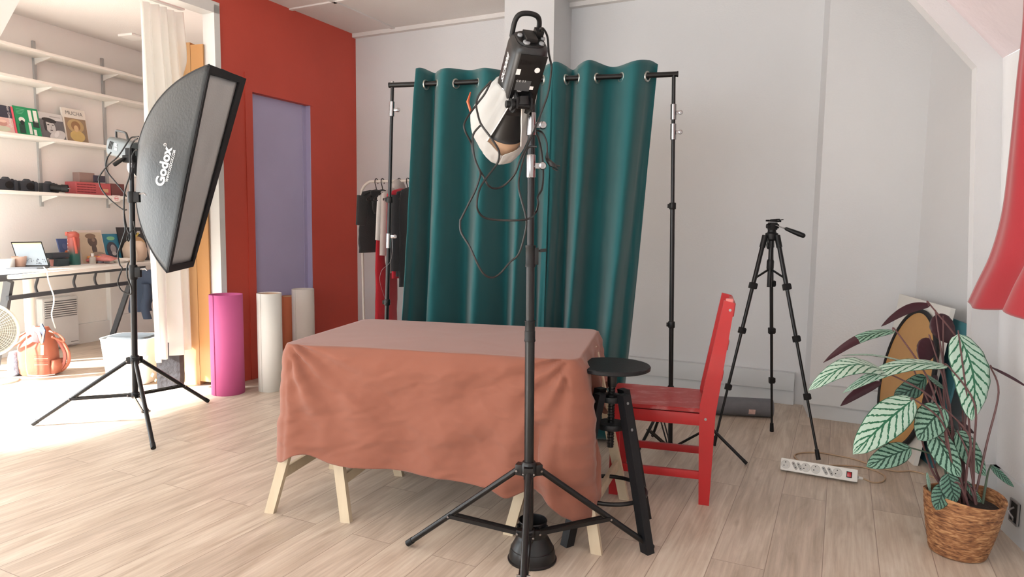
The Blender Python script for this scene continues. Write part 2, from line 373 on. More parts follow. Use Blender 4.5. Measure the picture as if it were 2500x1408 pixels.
def knob(root, c, d, up, L, r, m=m_chr, mh=None):
    """clamp with a sideways T knob; c on the pole axis"""
    d = V(d).normalized(); b = B(); b.obox(c+d*L*.45, d*L*.45, d.cross(up).normalized()*r*.5, V(up)*r*.8, r*.15)
    k = b.go('clamp', m, root)
    b = B(); q = c+d*L; v = (EYE-q).normalized(); v.z = 0; v.normalize()
    b.lathe([(r*.6, -r), (r*.95, -r*.7), (r*1.15, 0), (r*.95, r*.9), (r*.5, r)], q, v, 20); b.lathe([(r*.45, r*.8), (r*.4, r*1.35)], q, v, 12)
    b.go('knob', mh or m, k)
# front stand (spot light)
f1 = G(995, 1333); f2 = G(1592, 1343)
c = flat(D(1291, 1300, 2.375)); c.z = 0
f3 = V((c.x+.0, c.y-.575, 0)); f3 = V((.035, 1.83, 0))
top = D(1298, 222, c.y+.0)
st = thing('light_stand', 'tall black light stand with chrome clamps standing in front of the cloth-covered table', 'light stand', c)
def PC(z): return c+(top-c)*(z/top.z)
tripod_base(st, top, c, [f1, f2, f3], G(1291, 1155, 0).z+H-(1155-552)/F*c.y, H-(1330-552)/F*c.y, .019, .0115, mid=.6)
def zy(y): return H-(y-551.5)/F*c.y
b = B(); b.rod(PC(.1), PC(zy(785)), .0175, 24); b.go('pole', m_blk, st)
b = B(); b.rod(PC(zy(790)), PC(zy(600)), .0150, 24); b.go('pole', m_blk, st)
b = B(); b.rod(PC(zy(605)), PC(zy(232)), .0125, 24); b.go('pole', m_blk, st)
b = B(); z0 = zy(836); z1 = zy(784); b.lathe([(.0195, z0), (.0205, z0+.004), (.019, z0+.01), (.019, (z0+z1)/2), (.0178, (z0+z1)/2+.001), (.0178, z1-.008), (.0195, z1-.004), (.0195, z1)], PC(0), top-c, 28); b.go('pole_collar', m_blkp, st)
b = B(); z0 = zy(652); z1 = zy(599); b.lathe([(.0185, z0), (.0185, z0+.008), (.0172, z0+.01), (.0172, z1-.01), (.0185, z1-.008), (.0185, z1)], PC(0), top-c, 28); b.obox(PC((z0+z1)/2)+V((.02, 0, 0)), (.008, 0, 0), (0, .009, 0), (0, 0, .03), .002); k = b.go('pole_collar', m_blkp, st)
b = B(); q = PC(zy(612)); b.rod(q+V((.02, 0, 0)), q+V((.035, 0, 0)), .004); b.obox(q+V((.045, 0, .001)), (.011, 0, .001), (0, .004, 0), (0, 0, .006), .002); b.go('collar_knob', m_blkp, k)
for ya, yb, yk in ((283, 336, 312), (382, 436, 408)):
    b = B(); z0 = zy(yb); z1 = zy(ya); b.lathe([(.0158, z0), (.0165, z0+.003), (.0165, z1-.003), (.0158, z1)], PC(0), top-c, 28); s_ = b.go('chrome_sleeve', m_chr, st, label='polished chrome sleeve')
    knob(s_, PC(zy(yk)), (1, -.1, 0), Z, .04, .0125)
b = B(); b.rod(PC(zy(250)), PC(zy(228)), .0165, 24); b.rod(PC(zy(228)), PC(zy(212)), .008, 16); b.go('spigot', m_chr, st)
# ---- spot light on the front stand
Y0 = c.y
def ax_pt(px, py, Y): return D(px, py, Y)
fw = V((-.2, .70, -.67)).normalized()
rear = D(1294, 98, 2.26); fwpx = None
# choose forward direction so that the front end lands at px(1219,352)
end = D(1232, 322, 2.26+.23); fw = (end-rear).normalized(); LEN = (end-rear).length
ROT = -8
rt = V((.955, .18, -.05)); rt = (rt-fw*rt.dot(fw)).normalized(); up = rt.cross(fw).normalized()
if up.y > 0: up = -up
_r = Matrix.Rotation(math.radians(ROT), 3, fw); rt = _r@rt; up = _r@up
lamp = thing('studio_light', 'black studio flash head tilted down on the tall front stand with a looped cord', 'studio light', PC(zy(212)))
def LP(s, a=0, q=0): return rear+fw*s+rt*a+up*q
b = B(); hw, hh = .062, .064
secs = [(0, .80), (.008, .93), (.03, 1), (.24, 1), (.25, .97)]
b.loft([(LP(s), rt*hw*k, up*hh*k) for s, k in secs], 48, 3.6); body = b.go('housing', mat('anthracite_housing', (26, 28, 30), .36, var=.06, spec=.5), lamp)
# back plate
b = B(); b.loft([(LP(-.006), rt*hw*.74, up*hh*.74), (LP(.004), rt*hw*.80, up*hh*.80)], 40, 2.6); bp_ = b.go('back_panel', m_blkp, lamp)
b = B(); b.obox(LP(-.012, -.005, .004), rt*.02, up*.03, fw*.01, .003); b.obox(LP(-.016, .03, -.02), rt*.014, up*.016, fw*.014, .003); b.go('socket_block', m_blkp, bp_)
for a, q, r in ((-.022, .032, .012), (.030, .03, .009), (-.034, -.01, .009), (.044, -.005, .008)):
    b = B(); b.lathe([(r, 0), (r, .006), (r*.8, .008)], LP(-.004, a, q), -fw, 18); b.go('dial', mat('pale_grey_print', (140, 144, 148), .4), bp_)
# handle
b = B(); hp = [LP(.018, -.048, -.045), LP(-.03, -.048, -.052), LP(-.055, -.036, -.055), LP(-.062, -.004, -.056), LP(-.055, .026, -.055), LP(-.03, .038, -.052), LP(.018, .040, -.045)]
b.tube(catmull(hp, 5), .0085, 12); b.go('handle', m_blkp, lamp)
# side ribs and vent slots
b = B()
for k in range(5): b.bar(LP(.03, hw*.985, -.03+k*.014)-rt*.002, LP(.225, hw*.985, -.03+k*.014)-rt*.002, .003, .003, rt)
b.go('cooling_rib', m_blkp, body)
b = B()
for k in range(9): b.obox(LP(.045, -.036+k*.0085, hh*1.0), rt*.0022, up*.0012, fw*.009)
b.go('vent_slot', mat('deep_black', (8, 8, 9), .7), body)
b = B(); b.obox(LP(.125, .004, hh*1.0), rt*.047, up*.0012, fw*.108, .001); b.go('label_plate', m_blk, body)
zf = hh*1.0+.0018
b = B(); b.obox(LP(.080, -.036, zf), rt*.007, up*.0005, fw*.010); b.go('sticker', m_lbl, body, label='small white sticker')
b = B(); b.lathe([(.0095, 0), (.0095, .001)], LP(.068, .027, zf-.0005), up, 20); b.go('sticker', m_lbl, body, label='round white sticker')
b = B(); b.obox(LP(.128, -.008, zf), rt*.026, up*.0004, fw*.019); b.go('rating_plate', mat('dark_grey_print', (70, 72, 75), .5), body)
b = B(); b.obox(LP(.134, .024, zf+.0005), rt*.0065, up*.0004, fw*.0062); b.go('sticker', m_lbl, body, label='square white sticker')
text('C E  2 3', .010, LP(.112, -.018, zf+.0008), rt, up.cross(rt), m_lbl, 'lettering', body)
text('230V', .008, LP(.150, -.016, zf+.0008), rt, up.cross(rt), m_lbl, 'lettering', body)
lx = -hw*1.003
text('SK300II', .032, LP(.105, lx, .006), -fw, rt.cross(fw), m_lbl, 'lettering', body, shear=.25, off=.0006, label='white SK300 lettering')
text('GODOX', .016, LP(.205, lx, .004), -fw, rt.cross(fw), m_lbl, 'lettering', body, off=.0004)
# mount bracket between lamp and stand
tp = PC(zy(212)); mc = LP(.185, .0, hh+.030)
b = B()
for sg in (-1, 1): b.prism([LP(.15, sg*.022, hh*.9), LP(.235, sg*.022, hh*.9), mc+fw*.03+rt*sg*.022+up*.004, mc+up*.022+rt*sg*.022, mc-fw*.03+rt*sg*.022], rt*sg*.007)
b.go('tilt_bracket', m_blkp, lamp)
b = B(); b.loft([(mc-Z*.0+V((0, 0, .028)), (.019, 0, 0), (0, .016, 0)), (mc, (.026, 0, 0), (0, .02, 0)), (mc.lerp(tp, .5), (.022, 0, 0), (0, .02, 0)), (tp-V((0, 0, .022)), (.019, 0, 0), (0, .019, 0))], 20, 2.6); b.go('stand_mount', m_blkp, lamp)
b = B(); b.rod(mc-rt*.06, mc+rt*.035, .012, 20); b.lathe([(.012, 0), (.02, .002), (.02, .01), (.012, .014)], mc-rt*.034, -rt, 20); b.go('tilt_pivot', m_blkp, lamp)
b = B(); b.lathe([(.008, 0), (.01, .003), (.006, .006)], mc-rt*.048, V((0, -1, .1)), 16); b.go('pivot_screw', m_chr, lamp)
b = B(); q = tp-V((0, 0, .01)); b.rod(q, q+V((-.045, -.012, .012)), .006); b.lathe([(.008, 0), (.011, .006), (.009, .018), (.005, .022)], q+V((-.04, -.011, .01)), V((-1, -.2, .2)), 16); b.go('locking_knob', m_blkp, lamp)
# reflector bowl
rr = .070; b = B(); b.lathe([(.050, 0), (.052, .02), (.056, .05), (.062, .09), (.068, .125), (rr, .132), (rr+.003, .135), (rr+.001, .138)], LP(.225), fw, 56, cap0=True, cap1=False)
b.go('reflector', mat('matt_black_metal', (18, 18, 20), .42, var=.05), lamp)
b = B(); b.lathe([(rr-.002, .134), (rr-.003, .16), (rr-.010, .190), (rr-.022, .214), (.028, .230), (.002, .236)], LP(.225), fw, 48, cap0=True, cap1=True); b.go('diffuser_dome', mat('peach_diffuser', (226, 190, 158), .6, var=.02, trans=.35), lamp)
# sheer white cloth wrapped round the reflector, open towards the stand
m_sheer = mat('sheer_white_cloth', (226, 227, 226), .8, var=.02, trans=.4, alpha=.78, bump=.15, bs=300)
def sock(u_, v_):
    a = math.radians(-62+v_*302)  # gap faces up/right
    # angle measured from 'up' towards -rt
    prof = [(0, .070), (.1, .074), (.3, .080), (.5, .086), (.62, .087), (.72, .083), (.82, .074), (.9, .060), (.96, .04), (1, .006)]
    for i in range(len(prof)-1):
        if prof[i][0] <= u_ <= prof[i+1][0]:
            k = (u_-prof[i][0])/(prof[i+1][0]-prof[i][0]); r = prof[i][1]*(1-k)+prof[i+1][1]*k; break
    gap = max(0, 1-(u_/.66)); s = .165+u_*.325
    a0 = math.radians(25); w = 1
    # widen gap towards the rim then close it
    g = math.radians(10+ (u_/.62)*34 if u_ < .62 else max(0, 44-(u_-.62)/.12*44))
    a = math.radians(12)+g+v_*(2*PI-2*g)
    bul = 1+.55*max(0, math.cos(a-math.radians(118)))**3*math.sin(PI*min(1, u_*1.15))**.8
    rip = 1+.015*math.sin(a*9+u_*7)+.01*math.sin(a*17-u_*13)
    return LP(s)+(up*math.cos(a)-rt*math.sin(a))*(r*bul*rip)
b = B(); b.grid(sock, 40, 84); dc = b.go('diffuser_cloth', m_sheer, lamp, label='sheer white cloth wrapped round the reflector', solid=.0012)
b = B(); b.tube([sock(u_/14*.62, 0)*1.0 for u_ in range(15)], .0022, 6); b.tube([sock(u_/14*.62, 1) for u_ in range(15)], .0022, 6); b.go('hem', mat('white_hem', (238, 237, 235), .8), dc)
b = B(); e0 = sock(.02, 0); e1 = tp+V((-.012, -.022, 0)); b.tube(catmull([sock(0, .12), e0, e0.lerp(e1, .4)+V((0, 0, -.006)), e0.lerp(e1, .7)+V((0, 0, .004)), e1, e1+V((.004, 0, -.03))], 5), .0026, 8); b.go('drawstring', m_chr, dc)
# peel of orange flap seen left of the cloth
b = B(); q = D(1146, 255, 2.62); b.loft([(q+V((.004, 0, .045)), (.002, 0, 0), (0, .01, 0)), (q+V((-.006, 0, .01)), (.006, 0, 0), (0, .014, 0)), (q+V((.006, 0, -.03)), (.004, 0, 0), (0, .012, 0)), (q+V((.02, 0, -.055)), (.001, 0, 0), (0, .004, 0))], 12); b.go('gel_flap', mat('orange_gel', (205, 96, 52), .4), lamp, label='orange filter flap')
# cords
def cordpx(lst, Y, sc=None, ox=0, oy=0, r=.0036, n=5, Yf=None):
    P = []
    for i, (x, y) in enumerate(lst):
        if sc: x, y = ox+x/sc, oy+y/sc
        yy = Y if Yf is None else Yf(i/(len(lst)-1))
        P.append(D(x, y, yy))
    return catmull(P, n)
rc = rear-fw*.012+rt*.03-up*.0
A1 = [(1310, 0), (1330, 100), (1325, 180), (1300, 330), (1250, 470), (1200, 600), (1130, 750), (1080, 850), (1040, 960), (960, 1050), (890, 1080), (830, 1060), (790, 990), (740, 900), (700, 780), (690, 720), (640, 620), (635, 560), (680, 480), (740, 400), (800, 320), (850, 220)]
A1 = [(940+x/3.275, 130+y/3.275) for x, y in A1]
A1 = [(1316, 82), (1320, 70), (1328, 72), (1337, 92)]+A1
b = B(); n = len(A1); P = [D(x, y, 2.27+(.03 if i > 5 else 0)-.02*math.sin(i*1.3)) for i, (x, y) in enumerate(A1)]
b.tube(catmull(P, 6), .0036, 8)
B1 = [(850, 220), (760, 320), (730, 400), (740, 480), (770, 570), (850, 680), (910, 780), (905, 860), (870, 920), (800, 1010), (755, 1090), (735, 1180), (740, 1250), (790, 1310), (900, 1332), (1120, 1330), (1200, 1280), (1225, 1200), (1220, 1150), (1255, 1080), (1265, 950), (1250, 780), (1215, 650)]
P = [D(940+x/3.275, 130+y/3.275, (2.24+.02*math.sin(i)) if i < 16 else 2.40+.02*math.sin(i)) for i, (x, y) in enumerate(B1)]
P = P+[D(1290, 292, 2.41), D(1272, 262, 2.43)]
b.tube(catmull(P, 6), .0036, 8)
C1 = [(770, 570), (710, 640), (700, 720), (720, 850), (760, 950), (755, 1000), (720, 1100), (670, 1200), (610, 1320)]
P = [(940+x/3.275, 130+y/3.275) for x, y in C1]+[(1060+x/3.13, 400+y/3.13) for x, y in [(200, 430), (205, 520), (270, 630), (330, 760), (380, 840), (440, 868), (500, 840), (580, 750), (650, 680), (700, 500), (700, 400), (660, 250), (645, 150), (665, 30)]]+[(1288, 362), (1310, 358)]
P = [D(x, y, 2.29+.015*math.sin(i*.9)) for i, (x, y) in enumerate(P)]
b.tube(catmull(P, 6), .0036, 8)
P = [D(1300, 318, 2.42), D(1322, 322, 2.40), D(1334, 345, 2.39), D(1336, 372, 2.39)]; b.tube(catmull(P, 6), .0034, 8)
b.go('power_cord', m_cable, lamp)
b = B(); q = D(1336, 372, 2.39); b.loft([(q, (.004, 0, 0), (0, .004, 0)), (q+V((0, 0, -.02)), (.007, 0, 0), (0, .007, 0)), (q+V((.012, -.01, -.035)), (.018, 0, -.006), (0, .016, 0)), (q+V((.022, -.012, -.052)), (.017, 0, -.006), (0, .016, 0))], 16, 2.4)
b.rod(q+V((.024, -.012, -.045)), q+V((.045, -.014, -.048)), .0026); b.rod(q+V((.018, -.012, -.055)), q+V((.036, -.014, -.064)), .0026); b.go('plug', m_cable, lamp, label='dangling black mains plug')
# ---- lamp shade / reflector dish on the floor
q = V((G(1299, 1364).x, G(1299, 1364).y, 0)); R0 = .0925
b = B(); b.lathe([(R0-.006, .0), (R0, .001), (R0+.001, .006), (R0-.004, .010), (R0-.006, .03), (R0-.012, .05), (.062, .085), (.0535, .096), (.0535, .098), (.0535, .150), (.0555, .153), (.0535, .156), (.0515, .156), (.0505, .152), (.0505, .10), (.05, .098)], q, Z, 56, cap0=False, cap1=False)
sh = b.go('reflector_dish', m_blk, None, 'black bell shaped lamp reflector standing rim down on the floor behind the front stand', 'lamp reflector')
b = B(); b.lathe([(R0-.0115, .0455), (R0-.010, .048), (R0-.0135, .052)], q, Z, 56, cap0=False, cap1=False); b.go('rim_bead', m_blk, sh)
for a in (200, 80, 330):
    a = math.radians(a); d = V((math.cos(a), math.sin(a), 0)); b = B(); b.obox(q+d*.058+Z*.138, d*.006, d.cross(Z)*.004, Z*.009, .002); b.obox(q+d*.056+Z*.142, d*.004, d.cross(Z)*.009, Z*.003, .001); b.go('bayonet_lug', m_blk, sh)
for a in (285, 262):
    a = math.radians(a); d = V((math.cos(a), math.sin(a), 0)); b = B(); b.obox(q+d*.0535+Z*.108, d*.001, d.cross(Z)*.004, Z*.004); b.go('slot', mat('deep_black', (8, 8, 9)), sh)
# ---------------------------------------------------------------- table
TA = -math.atan2(.32, 1.218)+math.radians(1.2)
tu = V((math.cos(TA), math.sin(TA), 0)); tv = V((-math.sin(TA), math.cos(TA), 0))
tf = flat(G(697, 838, .745)); tr_ = flat(G(1404, 878, .745)); TL = (tr_-tf).length; tu = (tr_-tf).normalized(); tv = V((-tu.y, tu.x, 0))
TWD = .80; TZ = .74
def TP(a, b_, z=0): return tf+tu*a+tv*b_+Z*z
b = B(); b.obox(TP(TL/2, TWD/2, TZ-.012), tu*(TL/2-.004), tv*(TWD/2-.004), Z*.009, .003); tt = b.go('tabletop', mat('white_tabletop', (222, 220, 214), .5), None, 'board tabletop hidden under the terracotta cloth', 'tabletop')
def hang(t):
    """t in perimeter length; returns drop (m)"""
    return 0
m_cloth = mat('terracotta_cloth', (140, 89, 73), .85, var=.035, vs=5, bump=.12, bs=900, sheen=.25, spec=.2)
# perimeter: front left -> front right -> back right -> back left
rc_ = .03
per = []
def corner_pts(cx, cy, a0):
    return [(cx+rc_*math.cos(math.radians(a0+90*k/6)), cy+rc_*math.sin(math.radians(a0+90*k/6)), math.radians(a0+90*k/6)) for k in range(7)]
def edge_pts(x0, y0, x1, y1, n, ang):
    return [(x0+(x1-x0)*k/n, y0+(y1-y0)*k/n, math.radians(ang)) for k in range(1, n)]
segs = []
segs += [(p, 'c0') for p in corner_pts(rc_, rc_, 180)]
segs += [(p, 'f') for p in edge_pts(rc_, 0, TL-rc_, 0, 110, 270)]
segs += [(p, 'c1') for p in corner_pts(TL-rc_, rc_, 270)]
segs += [(p, 'r') for p in edge_pts(TL, rc_, TL, TWD-rc_, 60, 0)]
segs += [(p, 'c2') for p in corner_pts(TL-rc_, TWD-rc_, 0)]
segs += [(p, 'b') for p in edge_pts(TL-rc_, TWD, rc_, TWD, 60, 90)]
segs += [(p, 'c3') for p in corner_pts(rc_, TWD-rc_, 90)]
segs += [(p, 'l') for p in edge_pts(0, TWD-rc_, 0, rc_, 40, 180)]
def sm(x): x = max(0, min(1, x)); return x*x*(3-2*x)
def drop(x, y, tag):
    if tag == 'f':
        t = x/TL; d = .478+.055*t-.028*math.exp(-((t-.10)/.06)**2)+.018*sm((.06-t)/.06)
        d += .05*math.exp(-((t-1)/.06)**2)+.028*math.exp(-((t-.80)/.035)**2)-.012*math.exp(-((t-.88)/.03)**2)
        return d
    if tag == 'c0': return .515
    if tag == 'c1': return .625
    if tag == 'r':
        t = y/TWD; return .24+.385*(1-sm((t-.0)/.17))+.05*math.exp(-((t-.5)/.15)**2)+.03*math.sin(t*17)
    if tag == 'c2': return .36
    if tag == 'b': return .30
    if tag == 'c3': return .4
    return .45
NV = 84; rings = []
pts = [s_[0] for s_ in segs]; tags = [s_[1] for s_ in segs]
dr_ = [drop(p[0], p[1], t) for p, t in zip(pts, tags)]
for _ in range(5): dr_ = [(dr_[i-1]+dr_[i]*2+dr_[(i+1) % len(dr_)])/4 for i in range(len(dr_))]
nrmx = [math.cos(p[2]) for p in pts]; nrmy = [math.sin(p[2]) for p in pts]
for _ in range(6):
    nrmx = [(nrmx[i-1]+nrmx[i]*2+nrmx[(i+1) % len(dr_)])/4 for i in range(len(dr_))]; nrmy = [(nrmy[i-1]+nrmy[i]*2+nrmy[(i+1) % len(dr_)])/4 for i in range(len(dr_))]
arc = 0; rows = []
for j in range(NV+1):
    v = j/NV; row = []
    for i, (x, y, an) in enumerate(pts):
        tg = tags[i]; d = dr_[i]*v; t = x/TL if tg in 'fb' else y/TWD
        # outward offset
        out = .006+.012*sm(d/.05)+(.042 if tg in ('f', 'c0', 'c1') else .03)*v
        if tg == 'f':
            out += .018*v*math.sin(t*9+.6)+.010*v*math.sin(t*23+1)
            out += .05*v*math.exp(-((t-1.0)/.09)**2)-.030*sm(v*1.3)*math.exp(-((t-.885)/.022)**2)+.030*v*math.exp(-((t-.945)/.03)**2)+.012*v*math.exp(-((t-.80)/.03)**2)
            out += -.015*v*math.exp(-((t-.0)/.05)**2)
            # swags between the corners
            sw = math.sin((d*16+ (t-.5)**2*9)*1.6+noise.noise(V((t*5, d*9, 0)))*2.2)
            out += .0065*sw*sm(d/.12)*(1-.3*abs(t-.5))
            # diagonal creases from the corners
            for cc, sg in ((0, 1), (1, -1)):
                dx = (t-cc)*sg*TL; aa = math.atan2(dx, d+.02); rad = math.hypot(dx, d)
                out += .016*math.sin(aa*15)*math.exp(-rad/.42)*sm(rad/.1)
        elif tg == 'r':
            out += .012+.03*v*math.exp(-((t-.0)/.10)**2)-.035*v*math.exp(-((t-.26)/.08)**2)+.03*v*math.exp(-((t-.45)/.1)**2)+.02*v*math.sin(t*21)
        elif tg == 'c1': out += .055*math.sin(PI*min(v*.8, 1))**1.0
        elif tg[0] == 'c': out += .0*v
        else: out += .012*v*math.sin(t*25)
        out += .009*noise.noise(V((x*7+d*4, y*7, d*11)))*sm(d/.06)
        out += .004*noise.noise(V((x*20+d*22, y*20, d*30)))*sm(d/.06)
        rid = 1-abs(noise.noise(V((x*4+d*3.0, y*4+3, d*9-x*3)))*2.2); out += .006*max(0, rid-.35)*sm(d/.08)
        rid = 1-abs(noise.noise(V((x*9-d*5, y*9+8, d*15+x*5)))*2.4); out += .0032*max(0, rid-.4)*sm(d/.08)
        px_, py_ = x+nrmx[i]*out, y+nrmy[i]*out
        if tg == 'c1' or (tg == 'f' and t > .9) or (tg == 'r' and t < .1): px_ += .012*math.sin(v*7)
        rows_z = TZ+.003-max(0, d-.012)-min(d, .012)*.5
        row.append(TP(px_, py_, rows_z))
    rows.append(row)
b = B(); b.ring_loft(rows, False, False)
# top sheet
n = len(pts); top_row = rows[0]; ctr = TP(TL/2, TWD/2, TZ+.004); prev = rows[0]
rs = [rows[0]]
for k in (.985, .96, .92, .86, .78, .68, .55, .4, .25, .12, .03):
    rs.append([ctr+(V((p.x, p.y, TZ+.004))-ctr)*k+Z*(.0016*noise.noise(p*4*k)+.0012*noise.noise(p*9*k)) for p in top_row])
b.ring_loft(rs, False, True); bmesh.ops.remove_doubles(b.bm, verts=b.bm.verts[:], dist=1e-5)
cl = b.go('tablecloth', m_cloth, None, 'terracotta cotton cloth draped over the trestle table and hanging almost to the floor', 'tablecloth', angle=180, solid=.0015)
# trestles
def trestle(label, feet, axu, apex_z, front, back):
    """feet: [fl, fr, bl, br] floor points"""
    fl, fr, bl, br = [flat(p) for p in feet]; root = thing('trestle', label, 'trestle', (fl+fr+bl+br)/4, 'pine trestles under the table')
    au = (fr-fl).normalized(); av = (bl-fl).normalized(); zt_ = TZ-.025
    fa = (fl+fr)/2; ba = (bl+br)/2; tops = {}
    for nm, p, apx, s_ in (('fl', fl, fa, -1), ('fr', fr, fa, 1), ('bl', bl, ba, -1), ('br', br, ba, 1)):
        t_ = apx+au*s_*.03+av*(.115 if nm[0] == 'f' else -.03)+Z*(zt_-.03); L = t_-V((p.x, p.y, 0)); tops[nm] = (p, t_)
        x = au.cross(L).normalized(); s2 = L.cross(x).normalized()
        bb = B(); bb.prism([p-au*.022-av*.013, p+au*.022-av*.013, t_+au*.022-av*.013, t_-au*.022-av*.013], av*.026); bb.go('leg', m_pine, root)
    bb = B(); bb.obox((fa+ba)/2+Z*(zt_-.035), au*.045, (ba-fa)/2-av*.03, Z*.035, .003); bb.go('top_rail', m_pine, root)
    for s_ in (('fl', 'bl'), ('fr', 'br')):
        k = .24; p = tops[s_[0]][0].lerp(tops[s_[0]][1], k); q_ = tops[s_[1]][0].lerp(tops[s_[1]][1], k)
        bb = B(); bb.bar(p, q_, .018, .045, bev=.001); bb.go('stretcher', m_pine, root)
    for s_ in (('fl', 'fr'), ('bl', 'br')):
        k = .62; p = tops[s_[0]][0].lerp(tops[s_[0]][1], k); q_ = tops[s_[1]][0].lerp(tops[s_[1]][1], k)
        bb = B(); bb.bar(p, q_, .018, .045, bev=.001); bb.go('crosspiece', m_pine, root)
    return root
a = G(660, 1250); bq = G(846, 1273); cq = G(975, 1160); trestle('pine trestle with splayed legs under the left end of the cloth-covered table', [a, bq, a+(cq-bq), cq], None, 0, 0, 0)
a = G(1242, 1303); bq = G(1457, 1350); cq = G(1524, 1218); trestle('pine trestle beside the black stool under the right end of the cloth-covered table', [a, bq, a+(cq-bq), cq], None, 0, 0, 0)
# ---------------------------------------------------------------- stool
sq = [flat(G(1399, 1330)), flat(G(1596, 1348)), flat(G(1612, 1265))]
e1 = (sq[1]-sq[0]); sc_ = (sq[0]+sq[2])/2; side = .31; ea = e1.normalized(); eb = V((-ea.y, ea.x, 0)); sc_ = sq[0]+ea*side/2+eb*side/2+V((-.022, 0, 0))
stool = thing('bar_stool', 'round black wooden screw stool with four splayed legs and a metal ring footrest', 'stool', sc_)
sz = .703; sctr = V((D(1504, 893, sc_.y).x, sc_.y, 0))
b = B(); b.lathe([(.146, sz-.018), (.152, sz-.015), (.153, sz-.004), (.150, sz), (.0, sz)], sc_, Z, 64, cap0=True, cap1=False); b.go('seat', m_blkw, stool)
b = B(); b.lathe([(.013, .36), (.013, sz-.02)], sc_, Z, 20)
for k in range(60): pass
b.tube([sc_+V((.0142*math.cos(k*.9), .0142*math.sin(k*.9), .37+k*.0017)) for k in range(0, 180)], .0016, 5); b.lathe([(.017, sz-.09), (.019, sz-.08), (.019, sz-.02)], sc_, Z, 20); b.go('screw_column', m_blk, stool)
for z_, r_, h_ in ((.565, .052, .022), (.452, .058, .022)):
    b = B(); b.lathe([(r_, z_-h_/2), (r_+.002, z_), (r_, z_+h_/2)], sc_, Z, 40); b.go('leg_plate', m_blkw, stool)
b = B(); b.lathe([(.03, .577), (.03, .581), (.018, .586)], sc_, Z, 24, cap0=False); b.go('flange', m_blk, stool)
for sx, sy in ((-1, -1), (1, -1), (1, 1), (-1, 1)):
    d = (ea*sx+eb*sy).normalized(); ft = sc_+ea*sx*side/2+eb*sy*side/2; tp_ = sc_+d*.062+Z*.592; dd = (ft-tp_).normalized(); s2 = d.cross(Z)
    b = B(); b.prism([ft-d*.017-s2*.019, ft+d*.022-s2*.019, tp_+d*.022-s2*.019, tp_-d*.014-s2*.019], s2*.038); lg = b.go('leg', m_blkw, stool)
    for k in (.05, .22):
        p = tp_.lerp(ft, k)+d*.022; b = B(); b.lathe([(.006, 0), (.006, .0015), (.003, .002)], p, d+Z*.2, 14); b.go('bolt', m_alu, lg)
rz = .178; rr_ = .150
b = B(); b.tube([sc_+V((rr_*math.cos(2*PI*k/64), rr_*math.sin(2*PI*k/64), rz)) for k in range(64)], .0085, 12, closed=True); b.go('footrest_ring', m_blk, stool)
# ---------------------------------------------------------------- red chair
m_redp = mat('red_painted_wood', (178, 30, 34), .42, vs=7, var=.06, bump=.1, bs=30, coat=.1)
def worn_red():
    m = mat('worn_red_seat', (164, 30, 34), .4, vs=5, bump=.08, bs=30); nt = m.node_tree; L = nt.links; bs_ = nt.nodes['Principled BSDF']
    src = bs_.inputs['Base Color'].links[0].from_socket
    tc = N(nt, 'ShaderNodeTexCoord'); mp = N(nt, 'ShaderNodeMapping'); mp.inputs['Scale'].default_value = (1, 2.4, 1); L.new(tc.outputs['Object'], mp.inputs[0])
    n1 = N(nt, 'ShaderNodeTexNoise'); n1.inputs['Scale'].default_value = 9; n1.inputs['Detail'].default_value = 8; n1.inputs['Roughness'].default_value = .7; L.new(mp.outputs[0], n1.inputs['Vector'])
    cr = N(nt, 'ShaderNodeValToRGB'); cr.color_ramp.elements[0].position = .5; cr.color_ramp.elements[0].color = (0, 0, 0, 1); cr.color_ramp.elements[1].position = .72; cr.color_ramp.elements[1].color = (.8, .8, .8, 1)
    L.new(n1.outputs[0], cr.inputs[0]); mx = N(nt, 'ShaderNodeMix', data_type='RGBA'); mx.inputs[7].default_value = rgb((200, 140, 140)); L.new(cr.outputs[0], mx.inputs[0]); L.new(src, mx.inputs[6]); L.new(mx.outputs[2], bs_.inputs['Base Color']); return m
nr = flat(G(1714, 1230)); cf = V((-.962, .272, 0)); cs = V((.272, .962, 0)); CDp, CWd = .405, .365
chair = thing('chair', 'red painted wooden chair with a worn seat standing beside the black stool', 'chair', nr+cf*CDp/2+cs*CWd/2)
def CP(a, s_, z): return nr+cf*a+cs*s_+Z*z
for s_ in (0, CWd):
    # rear post: straight leg to the seat, then leaning back
    w2 = .019
    prof = [(-.028, 0), (.022, 0), (.030, .44), (-.042+.0, .955+.0), (-.098, .955), (-.034, .44)]
    prof = [(.026, 0), (-.020, 0), (-.032, .42), (-.094, .932), (-.048, .942), (.038, .46), (.036, .30)]
    b = B(); b.prism([CP(a-.01, s_-w2*.6, z) for a, z in prof], cs*w2*1.3); po = b.go('rear_post', m_redp, chair)
    for a, z in ((.0, .40), (-.085, .90)):
        b = B(); b.lathe([(.006, 0), (.006, .0015), (.002, .0018)], CP(a, s_-w2*.6, z), -cs, 14); b.go('bolt', m_alu, po)
    b = B(); b.prism([CP(CDp-.02, s_-w2*.6, 0), CP(CDp+.022, s_-w2*.6, 0), CP(CDp+.022, s_-w2*.6, .43), CP(CDp-.022, s_-w2*.6, .43)], cs*w2*1.3); b.go('front_leg', m_redp, chair)
    b = B(); b.bar(CP(.02, s_, .395), CP(CDp, s_, .395), .02, .055, bev=.002); b.go('seat_rail', m_redp, chair)
    b = B(); b.bar(CP(.01, s_, .135), CP(CDp, s_, .135), .018, .036, bev=.002); b.go('stretcher', m_redp, chair)
b = B(); b.bar(CP(CDp, 0, .395), CP(CDp, CWd, .395), .02, .055); b.go('seat_rail', m_redp, chair)
b = B(); b.bar(CP(.01, 0, .395), CP(.01, CWd, .395), .02, .055); b.go('seat_rail', m_redp, chair)
